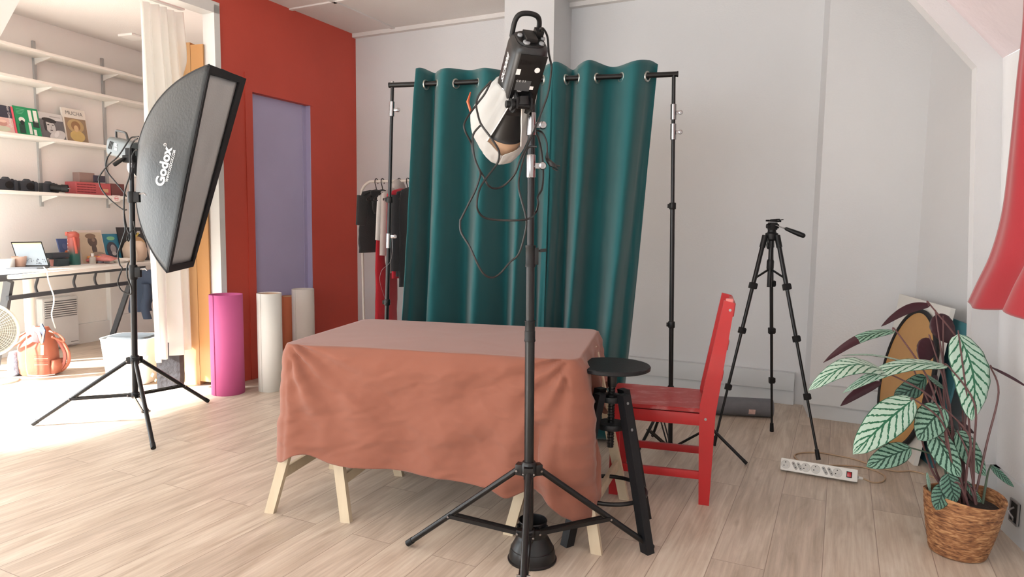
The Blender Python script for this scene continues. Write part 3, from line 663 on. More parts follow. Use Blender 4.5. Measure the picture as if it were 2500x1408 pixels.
b = B(); b.prism([CP(.012, -.012, .428), CP(CDp+.04, -.02, .428), CP(CDp+.04, CWd+.02, .428), CP(.012, CWd+.012, .428)], Z*.018)
bmesh.ops.bevel(b.bm, geom=b.bm.edges[:], offset=.004, segments=2, affect='EDGES'); b.go('seat', worn_red(), chair)
for z_ in (.60, .74, .90):
    a = -.035-(z_-.44)*.125; b = B(); b.obox(CP(a-.004, CWd/2, z_), cf*.009, cs*(CWd/2), Z*(.022 if z_ < .85 else .03)+cf*-.003, .003); b.go('back_slat', m_redp, chair)
b = B(); b.obox(CP(-.082, .012, .932), cf*.016, cs*.02, Z*.018, .006); b.go('worn_corner', mat('chipped_pink_paint', (205, 120, 115), .5, vs=40, var=.2), chair, label='chipped pale top corner')
# ---------------------------------------------------------------- backdrop stand
fR = [G(1533, 1152), G(1823, 1135), G(1593, 1067)]
cR = (fR[0]+fR[1]+fR[2])/3; cR = V((.905, 3.69, 0)); tR = D(1645, 183, 3.69)
RZ = D(1650, 181, 3.69).z
cL = V((-.728, 4.076, 0)); YL = F*(RZ-H)/(546-208); tLp = D(958, 209, YL); cL = V((D(944, 800, YL).x-.02, YL, 0))
bs = thing('backdrop_stand', 'black telescopic backdrop stand with two posts carrying the green curtains', 'backdrop stand', (cR+cL)/2)
def arr(c, n=3, r=.3, a0=30): return [c+V((r*math.cos(math.radians(a0+k*360/n)), r*math.sin(math.radians(a0+k*360/n)), 0)) for k in range(n)]
for (c, tp_, ft, si, ys) in ((cR, tR, fR, 1, dict(ch=[(262, 298), (308, 345)], kn=[281, 327], cols=[503, 793], x0=188)), (cL, tLp, arr(cL, 3, .36, 20), 0, dict(ch=[(256, 290), (570, 605)], kn=[275, 577], cols=[488, 738], x0=214))):
    def zq(y): return H-(y-(550+.013*((tp_.x/tp_.y*F))))/F*c.y
    def PQ(z): return c+(tp_-c)*(z/tp_.z)
    tripod_base(bs, tp_, c, ft, .36, .035, .0125, .0085, mid=.5)
    b = B(); b.rod(PQ(.03), PQ(zq(ys['cols'][0])), .0125, 18); pl_ = b.go('post', m_blk, bs)
    b = B(); b.rod(PQ(zq(ys['cols'][0])), PQ(zq(ys['x0']+2)), .0100, 18); b.go('post', m_blk, bs)
    b = B(); b.rod(PQ(zq(ys['x0']+14)), PQ(RZ), .0085, 16); b.go('spigot', m_chr, bs)
    for y0_, y1_ in ys['ch']:
        b = B(); b.rod(PQ(zq(y1_)), PQ(zq(y0_)), .0155, 20); b.go('chrome_sleeve', m_chr, bs, label='polished chrome sleeve')
    for y_ in ys['kn']: knob(bs, PQ(zq(y_)), (1, -.15, 0), Z, .037, .011)
    for y_ in ys['cols']:
        b = B(); z_ = zq(y_); b.lathe([(.0165, z_-.018), (.0185, z_-.015), (.0185, z_+.014), (.016, z_+.018)], PQ(0), tp_-c, 20); b.obox(PQ(z_)-V((.02, 0, 0)), (.007, 0, 0), (0, .007, 0), (0, 0, .011), .002); b.go('post_collar', m_blkp, bs)
eR, eL = D(1653, 181, 3.69), D(952, 208, YL)
rd = (eR-eL).normalized()
b = B(); b.rod(eL, eR, .0145, 20); b.go('crossbar', m_blk, bs)
for e_, s_ in ((eL, -1), (eR, 1)):
    b = B(); b.rod(e_, e_+rd*s_*.006, .0158, 20); b.go('bar_end_cap', m_blkp, bs)
# clear fishing line ball on the left post
q = PQ(zq(738)); b = B(); b.tube(catmull([q+V((.02*math.cos(k*2.1), .02*math.sin(k*2.1), .012*math.sin(k*1.3))) for k in range(16)], 3), .0012, 5)
b.tube(catmull([q+V((0, -.02, 0)), D(928, 690, YL-.05), D(932, 660, YL-.05), D(952, 640, YL-.03), D(958, 610, YL-.05), D(957, 580, YL-.04)], 6), .0009, 5); b.go('wire_loop', m_alu, None, 'thin wire loop wound round the left post of the backdrop stand', 'wire', org=q)
# ---------------------------------------------------------------- green curtains
m_green = mat('petrol_green_curtain', (20, 84, 88), .8, var=.05, vs=3, bump=.1, bs=700, sheen=.3, spec=.25)
m_ring = mat('brushed_silver_ring', (196, 198, 192), .3, metal=.9, var=.03)
def bar_at(px):
    d = ray(px, 195); k = d.x/d.y; a = eL; t = (k*a.y-a.x)/(rd.x-k*rd.y); return a+rd*t
bn = V((rd.y, -rd.x, 0)).normalized()   # towards the viewer
def curtain(label, gr, sides, x_top, x_bot, ztop, zbot, free, amp, name='curtain', seed=0, hem=()):
    """gr: grommet pixel columns; sides: first segment in front (+1) or behind (-1)"""
    ks = [x_top[0]]+gr+[x_top[1]]; n = len(ks)-1
    def fold(s):
        # s in [0,n]; zero at grommets, alternates
        i = min(int(s), n-1); f = s-i; sg = sides*(1 if i % 2 == 0 else -1)
        # end segments are half folds
        if i == 0: a = math.cos(f*PI/2)
        elif i == n-1: a = math.sin(f*PI/2)
        else: a = math.sin(PI*f)
        return sg*a, i, f
    pos = [bar_at(k) for k in ks]
    bl, brr = x_bot
    def fn(u, v):
        s = u*n; a, i, f = fold(s); p = pos[i].lerp(pos[i+1], f)
        z = ztop(u)+(zbot-ztop(u))*v
        hz = RZ-z
        k = sm(v)
        # spread toward the bottom
        tt = (p-pos[0]).length/(pos[-1]-pos[0]).length
        pbx = bl.lerp(brr, tt); q = V((p.x, p.y, 0)).lerp(V((pbx.x, pbx.y, 0)), v)
        am = amp*(1+.55*v)*(1-.25*math.exp(-(v/.05)**2))
        ph = noise.noise(V((u*4+seed, v*1.3, 0)))*.9
        a2 = a*math.cos(ph*.6*v)+.22*v*math.sin(s*PI*1.9+seed+v*1.5)
        q = q+bn*(a2*am+.012*noise.noise(V((u*12+seed, v*3, 3)))*v)+rd*(.012*math.sin(s*PI+v*3)*v)
        # small crumples
        q = q+bn*(.004*noise.noise(V((u*30+seed, v*14, 0)))*sm(v*3))
        return V((q.x, q.y, z))
    b = B(); b.grid(fn, n*18, 70)
    c = b.go(name, m_green, None, label, 'curtain', 'green curtains on the backdrop stand', angle=180, solid=.004)
    for gi, g in enumerate(gr):
        u = (gi+1)/n; zt_ = ztop(u); v = (zt_-RZ)/(zt_-zbot); p = fn(u, v); pa = fn(u+.012, v); pb = fn(u-.012, v); t = (pa-pb).normalized(); nn = t.cross(Z).normalized()
        rp = bar_at(g); p = V((rp.x, rp.y, RZ+(rp.z-RZ)-.006))
        x = t; ring = [p+x*(.0235*math.cos(2*PI*k/28))+Z*(.0235*math.sin(2*PI*k/28)) for k in range(28)]
        bb = B(); bb.tube(ring, .0058, 8, closed=True); bb.go('grommet', m_ring, c)
    return c, fn
def zt1(u): return RZ+.055+.008*math.sin(u*21)
def zt2(u): return RZ+.058+.012*math.sin(u*15+1)+.012*u
bl = flat(D(985, 900, 3.98)); br2 = flat(D(1332, 900, 3.86))
curtain('petrol green eyelet curtain on the left half of the backdrop bar, behind the front light', [1040, 1067, 1113, 1167, 1216, 1262, 1300, 1326], 1, (1022, 1352), (bl, br2), zt1, .22, [], .07, seed=1)
bl = flat(D(1322, 900, 3.93)); br2 = flat(D(1520, 900, 3.70))
curtain('petrol green eyelet curtain on the right half of the backdrop bar, tapering towards the chair', [1383, 1411, 1458, 1517, 1580], 1, (1352, 1606), (bl, br2), zt2, .20, [], .072, seed=5)
# folded bundle of the same fabric on the floor
q = flat(G(1472, 1082))+V((0, .1, 0)); b = B()
secs = []
for k in range(9):
    t = k/8; r = math.sin(PI*(.12+.8*t))**.6
    secs.append((q+V((-.13+.28*t, .02*math.sin(t*5), .095*r)), (0, .115*r, 0), (0, 0, .095*r)))
b.loft(secs, 28, 2.6)
for v in b.bm.verts: v.co += V((0, 0, 0))+V((1, 1, 0))*.010*noise.noise(v.co*14)
bd = b.go('fabric_bundle', m_green, None, 'bundle of folded petrol green fabric with metal eyelets on the floor behind the stool', 'fabric bundle')
for dx in (-.085, .06):
    p = q+V((dx, -.06, .155)); b = B(); b.tube([p+V((.026*math.cos(2*PI*k/24), .008*math.sin(2*PI*k/24), .018*math.sin(2*PI*k/24))) for k in range(24)], .005, 8, closed=True); b.go('grommet', m_ring, bd)
# ---------------------------------------------------------------- paper rolls
def roll(px, py, r, top_y, c, label, name='paper_roll', inner=None, tilt=0, flap=True):
    p = flat(G(px, py)); h = D(px, top_y, p.y).z
    m = mat('paper_%d_%d_%d' % c, c, .7, var=.015, vs=4); b = B(); n = 84; th = .0012
    rings = []
    prof = []
    for k in range(n+1):
        a = math.radians(-140)+k/n*2*PI*1.07; rr_ = r*(1+.035*k/n) ; prof.append((a, rr_))
    lo = [p+V((rr_*math.cos(a), rr_*math.sin(a), 0)) for a, rr_ in prof]; hi = [q_+Z*h for q_ in lo]
    b.ring_loft([lo, [q_+Z*h*.5 for q_ in lo], hi], closed=False)
    o = b.go(name, m, None, label, 'paper roll', 'paper rolls standing by the red wall', solid=.002, angle=60)
    if inner:
        b = B(); b.lathe([(r*.93, .002), (r*.93, h-.004)], p, Z, 48, cap0=False, cap1=False); b.go('inner_sheet', mat('paper_i%d' % inner[0], inner, .7), o, solid=.001)
    return p, h
roll(558, 958, .112, 718, (206, 96, 150), 'tall roll of bright pink paper standing beside the white door frame')
roll(662, 951, .086, 715, (232, 229, 222), 'tall roll of white paper standing in front, next to the pink roll', inner=(206, 168, 140))
roll(708, 905, .058, 722, (196, 110, 74), 'slim roll of orange-brown paper standing between the two white rolls', inner=(214, 190, 150))
roll(704, 878, .060, 711, (150, 40, 44), 'dark red paper roll half hidden behind the front white roll')
roll(743, 908, .088, 705, (226, 218, 210), 'roll of off-white paper standing nearest the cloth-covered table')
# ---------------------------------------------------------------- clothes rack
m_rack = mat('cream_metal_tube', (214, 204, 194), .4, var=.03)
ry = 5.72; rA = D(905, 443, ry); rz_ = rA.z
def RK(t, o=0, z=rz_): return V((rA.x, rA.y, 0))+U*t-W*o+Z*z
rack = thing('clothes_rack', 'cream metal clothes rack with dark hangers in the corner beside the red wall', 'clothes rack', RK(.5, 0, 0))
for sgn in (0,):
    b = B(); pts_ = [RK(-.075, 0, .03), RK(-.09, 0, .8), RK(-.10, 0, rz_-.16), RK(-.085, 0, rz_-.06), RK(-.02, 0, rz_-.006), RK(.06, 0, rz_), RK(.5, 0, rz_), RK(.98, 0, rz_), RK(1.06, 0, rz_-.006), RK(1.12, 0, rz_-.06), RK(1.135, 0, rz_-.16), RK(1.12, 0, .8), RK(1.11, 0, .03)]
    b.tube(catmull(pts_, 5), .0115, 12); b.go('hanging_frame', m_rack, rack)
for t in (-.075, 1.11):
    b = B(); b.rod(RK(t, -.24, .02), RK(t, .24, .02), .0115, 10); b.go('foot_bar', m_rack, rack)
b = B(); b.rod(RK(-.075, 0, .12), RK(1.11, 0, .12), .01, 10); b.go('lower_bar', m_rack, rack)
def rack_t(px):
    k = (px-CX)/F; a = V((rA.x, rA.y, 0)); return (k*a.y-a.x)/(U.x-k*U.y)
m_hang = mat('black_hanger', (30, 26, 28), .45)
def hanger(t, label):
    b = B(); c = RK(t); d = W
    pts_ = [c-d*.0+Z*-.02-d*.02, c-d*.022+Z*.002, c-d*.012+Z*.018, c+Z*.022+d*.004, c+d*.018+Z*.012, c+d*.02-Z*.012, c+d*.006-Z*.045, c-Z*.075]
    b.tube(catmull(pts_, 4), .0038, 8)
    b.tube(catmull([c-Z*.07, c-Z*.095+d*.10, c-Z*.15+d*.205, c-Z*.165+d*.21], 3), .006, 8); b.tube(catmull([c-Z*.07, c-Z*.095-d*.10, c-Z*.15-d*.205, c-Z*.165-d*.21], 3), .006, 8); b.rod(c-Z*.165+d*.205, c-Z*.165-d*.205, .004, 8)
    return b.go('clothes_hanger', m_hang, None, label, 'hanger', 'dark hangers on the clothes rack')
def garment(t, name, label, cat_, c, ztop, zbot, wt, wb, sleeve=None, th=.022, shift=0, open_=False, par=None):
    m = mat('fabric_%d_%d_%d' % c, c, .85, var=.05, vs=9, bump=.2, bs=160, sheen=.2); b = B(); d = W
    secs = []; n = 14
    for k in range(n+1):
        f = k/n; z = ztop+(zbot-ztop)*f
        if k == 0: w = wt*.35; z += 0
        elif k == 1: w = wt*.86; z = ztop+(zbot-ztop)*.035
        elif k == 2: w = wt*.97; z = ztop+(zbot-ztop)*.09
        else: w = wt+(wb-wt)*f
        tt_ = th*(.7+.5*f) if k else th*.6
        secs.append((RK(t, 0, z)+d*shift+U*.004*math.sin(k), d*w*(1+.02*math.sin(k*2.3)), U*tt_))
    b.loft(secs, 30, 2.3)
    for v in b.bm.verts: v.co += U*(.010*noise.noise(V((v.co.x*9+v.co.y*9, v.co.z*2.5, t*9))))
    g = b.go(name, m, par, None if par else label, None if par else cat_, None, angle=180)
    if sleeve:
        L, w0, w1, ang = sleeve
        for s_ in (1, -1):
            b = B(); p0 = RK(t, 0, ztop-.055)+d*s_*(wt*.80)+d*shift; dv = d*s_*math.sin(ang)-Z*math.cos(ang); wx = d*math.cos(ang)*s_+Z*math.sin(ang)
            b.loft([(p0+dv*L*f, wx*(w0+(w1-w0)*f), U*th*(1.1-.2*f)) for f in (0, .1, .3, .5, .7, .9, 1)], 20, 2.2); b.go('sleeve', m, g)
    return g
ts = [rack_t(p) for p in (919, 934, 952, 974, 995, 1011)]
hl = ['black hanger holding the charcoal tee, nearest the rack end', 'black hanger holding the black strap top and red trousers', 'black hanger holding the white shirt', 'black hanger holding the grey hooded top', 'black hanger holding the black blazer over the red jacket', 'black hanger beside the edge of the green curtain']
for t, l in zip(ts, hl): hanger(t, l)
zr = rz_-.075
g = garment(ts[0]-.015, 'tshirt', 'charcoal short sleeved tee hanging at the left end of the clothes rack', 't-shirt', (48, 48, 50), zr, 1.02, .20, .215, sleeve=(.24, .07, .065, .10))
g = garment(ts[1]+.0, 'top', 'black sleeveless top hanging behind the charcoal tee', 'top', (30, 30, 32), zr, 1.34, .17, .12)
g = garment(ts[1]+.035, 'trousers', 'long bright red trousers hanging down from the clothes rack', 'trousers', (168, 18, 34), zr-.14, .18, .13, .15, th=.035)
g = garment(ts[2]+.0, 'shirt', 'white shirt with hanging sleeves on the clothes rack', 'shirt', (214, 208, 205), zr, 1.08, .17, .10, sleeve=(.36, .06, .055, .1), shift=-.03)
g = garment(ts[3]-.01, 'hooded_top', 'pale grey hooded top hanging mid-rack beside the black blazer', 'hooded top', (176, 166, 162), zr+.02, .86, .19, .17, sleeve=(.5, .06, .05, .08), th=.03)
b = B(); p = RK(ts[3]-.01, 0, zr+.03); b.loft([(p-Z*.05, W*.09, U*.04), (p, W*.085, U*.045), (p+Z*.04, W*.06, U*.035), (p+Z*.06, W*.02, U*.015)], 20, 2); b.go('hood', MATS['fabric_176_166_162'], g)
g = garment(ts[4]-.03, 'jacket', 'red jacket hanging half hidden by the black blazer', 'jacket', (186, 26, 48), zr+.01, .82, .205, .18, sleeve=(.5, .07, .06, .06))
g = garment(ts[4]+.03, 'blazer', 'long black blazer hanging beside the green curtain edge', 'blazer', (26, 27, 32), zr, .84, .225, .20, sleeve=(.60, .075, .06, .05), th=.035)
g2 = garment(ts[5]+.0, 'coat', 'black coat hanging last before the green curtain', 'coat', (22, 23, 28), zr+.02, .76, .215, .215, th=.03)
# ---------------------------------------------------------------- camera tripod
tfeet = [flat(G(1742, 1092)), flat(G(1884, 1057)), flat(G(1998, 1127))]
tc_ = D(1884, 575, 3.92); tc_g = flat(tc_)
tri = thing('camera_tripod', 'black camera tripod with pan head and long handle standing by the white wall', 'tripod', sum(tfeet, V((0, 0, 0)))/3)
hz = tc_.z
tops_ = [D(1866, 583, 3.90), D(1883, 583, 3.96), D(1899, 583, 3.88)]
cl_y = [[(697, 1), (806, 1), (944, 0)], [(692, 1), (807, 1), (928, 1)], [(700, 1), (827, 1), (968, 1)]]
for i, (ft, tp_) in enumerate(zip(tfeet, tops_)):
    L = ft+Z*.012-tp_
    def at(k): return tp_+L*k
    px0, py0 = proj(tp_); px1, py1 = proj(ft)
    def ky(y):
        lo, hi = 0, 1
        for _ in range(30):
            mdl = (lo+hi)/2
            if proj(at(mdl))[1] < y: lo = mdl
            else: hi = mdl
        return lo
    ks = [ky(y) for y, _ in cl_y[i]]
    rads = [.0125, .0105, .0085, .0070]; bounds = [0]+ks+[.985]
    sd = L.cross(V((0, 1, 0))).normalized()
    for j in range(4):
        b = B(); b.rod(at(bounds[j]), at(bounds[j+1]), rads[j], 14)
        lg = b.go('leg', m_blk, tri)
        if j < 3:
            b = B(); q = at(bounds[j+1]); Ld = L.normalized(); b.obox(q, sd*(rads[j]+.007), sd.cross(Ld)*(rads[j]+.005), Ld*.018, .004); b.obox(q+sd*(rads[j]+.008), sd*.005, sd.cross(Ld)*.007, Ld*.014, .002); b.go('leg_lock', m_blkp, lg)
        else:
            b = B(); b.rod(at(.955), at(1.0), .0105, 14, .0125); b.go('rubber_foot', m_blkp, lg)
    q = at(ky(690)*.9); b = B(); cc = V((tc_.x, tc_.y, H-(655-558)/F*3.92)); b.bar(cc+(q-cc).normalized()*.015, q, .007, .010); b.go('brace', m_blkp, tri)
    b = B(); b.rod(tp_-L.normalized()*.02, tp_+L.normalized()*.05, .0165, 16); b.go('leg_hinge', m_blkp, tri)
b = B(); z1 = H-(700-558)/F*3.92; b.rod(V((tc_.x, tc_.y, z1)), V((tc_.x, tc_.y, hz+.02)), .0135, 18); b.go('centre_column', m_blk, tri)
b = B(); z2 = H-(645-558)/F*3.92; b.lathe([(.018, z2-.03), (.02, z2-.02), (.02, z2+.02), (.016, z2+.03)], flat(tc_), Z, 20); b.go('brace_hub', m_blkp, tri)
b = B(); b.lathe([(.02, hz-.03), (.036, hz-.02), (.036, hz+.012), (.024, hz+.02), (.022, hz+.045)], flat(tc_), Z, 28); b.go('shoulder', m_blkp, tri)
hd = D(1886, 552, 3.92)
b = B(); b.obox(hd, (.022, 0, 0), (0, .024, 0), (0, 0, .022), .006); b.rod(hd-V((.034, 0, 0)), hd+V((.034, 0, 0)), .013, 18); hh_ = b.go('pan_head', m_blkp, tri)
b = B(); b.obox(hd+V((.004, 0, .030)), (.036, 0, -.002), (0, .026, 0), (0, 0, .005), .002); b.obox(hd+V((.012, 0, .038)), (.022, 0, .002), (0, .018, 0), (0, 0, .004), .002); b.obox(hd+V((.048, 0, .037)), (.012, 0, .002), (0, .006, 0), (0, 0, .003), .001); b.go('quick_release_plate', m_blkp, tri)
b = B(); b.rod(hd+V((-.03, -.01, -.002)), hd+V((-.03, -.03, -.002)), .010); b.go('tilt_knob', m_blkp, tri)
h0, h1, h2 = D(1893, 550, 3.90), D(1916, 557, 3.86), D(1966, 577, 3.80)
b = B(); b.rod(h0, h1, .0035, 10); b.go('handle_rod', m_chr, tri)
b = B(); L = h2-h1; b.tube([h1+L*k for k in (0, .04, .1, .35, .7, .92, .98, 1)], [.005, .009, .010, .0125, .0145, .0135, .009, .003], 16); b.go('pan_handle', m_blkp, tri)
b = B(); q = D(1874, 597, 3.88); b.tube(catmull([D(1874, 580, 3.88), q, D(1876, 608, 3.88)], 3), [.003]*3+[.008]*3+[.003], 10); b.go('strap', m_blkp, tri)
# ---------------------------------------------------------------- grey roll by the wall
m_mat = mat('dark_grey_felt', (112, 113, 118), .9, var=.06, vs=30, bump=.15, bs=200)
r_ = .062; q0 = flat(G(1700, 1008)); q1 = flat(G(1884, 1018)); dd = (q1-q0).normalized()
q0 = q1-dd*.75
b = B(); b.tube([q0+Z*r_, q1+Z*r_], r_, 36); b.tube([q1+dd*.0+Z*r_+Z*(.012+.003*k)*math.sin(k*.6)+dd.cross(Z)*(.012+.003*k)*math.cos(k*.6)+dd*.001 for k in range(14)], .0025, 6); gm = b.go('rolled_mat', m_mat, None, 'dark grey rolled mat lying on the floor against the white wall', 'rolled mat')
q = q0.lerp(q1, .77)+Z*.03-dd.cross(Z)*-0; nn = V((-dd.y, dd.x, 0)); nn = nn if nn.y < 0 else -nn
b = B(); ang = [math.radians(a) for a in (-34, -26, -18, -8, 0)]
b.ring_loft([[q0.lerp(q1, f)+Z*(r_+ (r_+.0012)*math.sin(a))+nn*(r_+.0012)*math.cos(a) for a in ang] for f in (.785, .842)], closed=False); b.go('care_label', mat('pink_striped_label', (216, 184, 176), .7, var=.15, vs=60), gm, label='small pink striped label')
# ---------------------------------------------------------------- power strip
p0, p1 = flat(G(1904, 1152)), flat(G(2093, 1184)); dx = (p1-p0).normalized(); PLn = (p1-p0).length
tl = math.radians(22); fy = V((dx.y, -dx.x, 0)); fn_ = (fy*math.cos(tl)+Z*math.sin(tl)).normalized(); fu = (Z*math.cos(tl)-fy*math.sin(tl)).normalized()
hs = .031
ctr = (p0+p1)/2+fu*hs-fn_*.020+Z*.014
ps = thing('power_strip', 'white multi-socket power strip with a red switch lying beside the tripod leg', 'power strip', flat((p0+p1)/2))
b = B(); b.obox(ctr, dx*PLn/2, fu*hs, fn_*.02, .006); b.go('housing', m_wht, ps)
def PS(a, u_, o=0): return ctr+dx*(a-.5)*PLn+fu*(u_*hs)+fn_*(.0202+o)
m_sk = mat('pale_grey_socket', (196, 195, 190), .5); m_hole = mat('deep_black', (8, 8, 9), .7)
for a in (.07, .335, .465, .745):
    b = B(); b.lathe([(.0225, 0), (.0225, .0012), (.0205, .0012), (.0200, -.0), (.0, -.0)], PS(a, 0), fn_, 30, cap0=False, cap1=False); sk = b.go('socket', m_sk, ps)
    for oa, ou in ((-.003, .38), (.022, -.2), (-.022, -.18)):
        b = B(); b.lathe([(.0030, 0), (.0030, .0008)], PS(a+oa*1.0, ou), fn_, 10); b.go('socket_hole', m_hole if ou > -.19 else m_alu, sk)
for a in (.19, .255, .585, .655):
    b = B(); dd2 = (dx*.62-fu*1.0).normalized(); pd = fn_.cross(dd2); c_ = PS(a, 0)
    pts_ = [c_+dd2*.014+ (dd2*math.cos(t)+pd*math.sin(t))*.0075 for t in [math.radians(x) for x in range(-90, 91, 20)]]+[c_-dd2*.014+(dd2*math.cos(t)+pd*math.sin(t))*.0075 for t in [math.radians(x) for x in range(90, 271, 20)]]
    b.prism(pts_, fn_*.0010); sk = b.go('flat_socket', mat('grey_socket', (158, 157, 154), .5), ps)
    for s_ in (1, -1):
        b = B(); b.lathe([(.0026, 0), (.0026, .0018)], c_+dd2*.0105*s_, fn_, 10); b.go('socket_hole', m_hole, sk)
b = B(); b.obox(PS(.893, 0), dx*.0125, fu*.0150, fn_*.0012, .0008); sw = b.go('switch', m_hole, ps)
b = B(); b.obox(PS(.893, .0, .002), dx*.0092, fu*.0115, fn_*.002, .001); b.go('rocker', mat('red_switch', (176, 20, 30), .25), sw, label='red rocker')
b = B(); cp = [(2093, 1166), (2104, 1170), (2130, 1177), (2152, 1176), (2161, 1168), (2156, 1158), (2135, 1148), (2105, 1140), (2060, 1136), (2020, 1135), (1985, 1133), (1955, 1127), (1942, 1117), (1940, 1111), (1950, 1106), (1975, 1104), (2005, 1105), (2040, 1111), (2080, 1119), (2115, 1130), (2150, 1142), (2190, 1150), (2230, 1150), (2280, 1165), (2330, 1190)]
P = [G(x, y, .0045) for x, y in cp]; P[0] = PS(1.0, -.2, -.02); P[1] = P[0].lerp(P[2], .35)+Z*.004
b.tube(catmull(P, 6), .0042, 8); b.go('cable', mat('beige_cable', (180, 152, 124), .5), ps)
b = B(); b.tube([P[0], P[0].lerp(P[1], .9)], [.009, .006], 12); b.go('cable_sleeve', m_wht, ps)
# ---------------------------------------------------------------- leaning panels and reflector disc
N0 = flat(G(2230, 1136)); F0 = N0+V((.135, .66, 0)); bz = .865
T0 = D(2322, 752, N0.y+.01); T1 = D(2196, 717, F0.y+.0)
b = B(); nrm_ = (F0-N0).cross(T0-N0).normalized(); nrm_ = nrm_ if nrm_.x < 0 else -nrm_
b.prism([N0, F0, T1, T0], -nrm_*.022); wb = b.go('leaning_board', mat('white_board', (222, 220, 214), .5), None, 'white rectangular board leaning against the wall behind the oval gold reflector', 'board')
b = B(); off = -nrm_*.06; b.prism([N0+off+V((.02, -.02, 0)), F0+off+V((-.0, -.1, 0)), T1.lerp(T0, .55)+off-Z*.05, T0+off+V((0, -.05, -.07))], -nrm_*.012); b.go('teal_board', mat('teal_card', (64, 118, 128), .7), None, 'teal panel leaning between the white board and the wall', 'board')
e1 = (F0-N0).normalized(); e2 = ((T0-N0)).normalized(); dc_ = D(2197, 912, (N0.y+F0.y)/2-.02); 
# put the disc just in front of the board plane
dist = (dc_-N0).dot(nrm_); dc_ = dc_+nrm_*(.022-dist)
e2 = (e2-e1*e2.dot(e1)).normalized(); ra, rb_ = .355, .400
dc_ = dc_+e2*((rb_+.012-dc_.z/e2.z))
b = B(); n = 64
ringp = [dc_+e1*(ra*math.cos(2*PI*k/n))+e2*(rb_*math.sin(2*PI*k/n)) for k in range(n)]
b.prism(ringp, nrm_*.004); rf = b.go('reflector_disc', mat('gold_reflector_cloth', (200, 152, 88), .45, var=.04, vs=8, c2=(186, 138, 76), bump=.1, bs=20), None, 'oval gold reflector with a black rim leaning behind the potted plant', 'reflector')
b = B(); b.tube([p+nrm_*.002 for p in ringp], .0125, 8, closed=True); b.go('rim', mat('black_webbing', (24, 24, 28), .8), rf)
# ---------------------------------------------------------------- red curtain on the right
m_rc = mat('red_curtain', (164, 38, 48), .8, var=.04, vs=3, bump=.1, bs=500, sheen=.3)
def cpl(Y): return V((jr.x+.26/.965*(Y-YJ)-.25, Y, 0))
EDG = [(2500, -40), (2497, 60), (2482, 200), (2464, 380), (2446, 520), (2418, 620), (2385, 690), (2363, 737)]
def on_plane(px, py):
    d = ray(px, py); n_ = V((-.965, .26, 0)); p0_ = cpl(2.6); return EYE+d*((p0_-EYE).dot(n_)/d.dot(n_))
EP = catmull([on_plane(*q_) for q_ in EDG], 6)
def rcf(u, v):
    k = v*(len(EP)-1); i_ = min(int(k), len(EP)-2); p = EP[i_].lerp(EP[i_+1], k-i_)
    n_ = V((-.965, .26, 0)); w_ = .60+.42*sm(v)
    f = math.sin(u*24)*.035*(.5+.6*v)*sm(u*6)+.012*noise.noise(V((u*9, v*3, 0)))*sm(u*5)
    return p-dr*(u*w_*1.3)+n_*f-Z*(.014*math.sin(u*17)*v)
b = B(); b.grid(rcf, 90, 40); b.go('curtain', m_rc, None, 'bright red curtain hanging in front of the right wall above the plant', 'curtain', solid=.003, angle=180)
# wall socket hole in the right baseboard
sq_ = G(2479, 1250, .14); k = (nr0-sq_).dot(nb)  # project on baseboard face
o = V((0, 0, 0)); d_ = ray(2479, 1250); pl_pt = nr0+nb*.032; tt2 = (pl_pt-EYE).dot(nb)/d_.dot(nb); sp = EYE+d_*tt2
wsx = thing('wall_socket', 'dark open wall socket in the white trunking beside the plant pot', 'socket', sp)
b = B(); b.obox(sp+nb*.001, dr*.035, Z*.045, nb*.003, .001); b.go('back_box', m_hole, wsx)
b = B()
for s_ in (-1, 1): b.obox(sp+nb*.005+dr*.035*s_, dr*.003, Z*.047, nb*.003)
for s_ in (-1, 1): b.obox(sp+nb*.005+Z*.045*s_, dr*.035, Z*.003, nb*.003)
b.go('frame', mat('grey_plastic', (130, 128, 128), .5), wsx)
b = B(); b.tube(catmull([sp+nb*.005+V((0, 0, .02)), sp+nb*.02+dr*.01, sp+nb*.012-Z*.02+dr*-.01, sp+nb*.006-Z*.035], 4), .004, 8); b.go('wire', m_alu, wsx)


# ---------------------------------------------------------------- plant
pc = flat(G(2336, 1347)); pot = thing('potted_plant', 'striped prayer plant with large pale leaves in a woven seagrass basket by the right wall', 'plant', pc)
def basket_mat():
    m = bpy.data.materials.new('woven_seagrass'); m.use_nodes = True; nt = m.node_tree; L = nt.links; b_ = nt.nodes['Principled BSDF']
    tc = N(nt, 'ShaderNodeTexCoord'); mp = N(nt, 'ShaderNodeMapping'); mp.inputs['Scale'].default_value = (30, 30, 120); L.new(tc.outputs['Object'], mp.inputs[0])
    n1 = N(nt, 'ShaderNodeTexNoise'); n1.inputs['Scale'].default_value = 1; n1.inputs['Detail'].default_value = 4; n1.inputs['Distortion'].default_value = .6; L.new(mp.outputs[0], n1.inputs['Vector'])
    cr = N(nt, 'ShaderNodeValToRGB'); cr.color_ramp.elements[0].position = .33; cr.color_ramp.elements[0].color = rgb((96, 60, 38)); cr.color_ramp.elements[1].position = .72; cr.color_ramp.elements[1].color = rgb((204, 158, 112))
    e_ = cr.color_ramp.elements.new(.52); e_.color = rgb((158, 108, 70))
    L.new(n1.outputs[0], cr.inputs[0]); L.new(cr.outputs[0], b_.inputs['Base Color']); b_.inputs['Roughness'].default_value = .75
    bp = N(nt, 'ShaderNodeBump'); bp.inputs['Strength'].default_value = .8; bp.inputs['Distance'].default_value = .004; L.new(n1.outputs[0], bp.inputs['Height']); L.new(bp.outputs[0], b_.inputs['Normal'])
    return m
def pxm(Y): return F/Y
py_ = pc.y
Hp = .235
lean = V((.012, 0, 0))
b = B(); n = 96; rings = []
prof = [(.0, .0), (.088, .0), (.096, .004)]
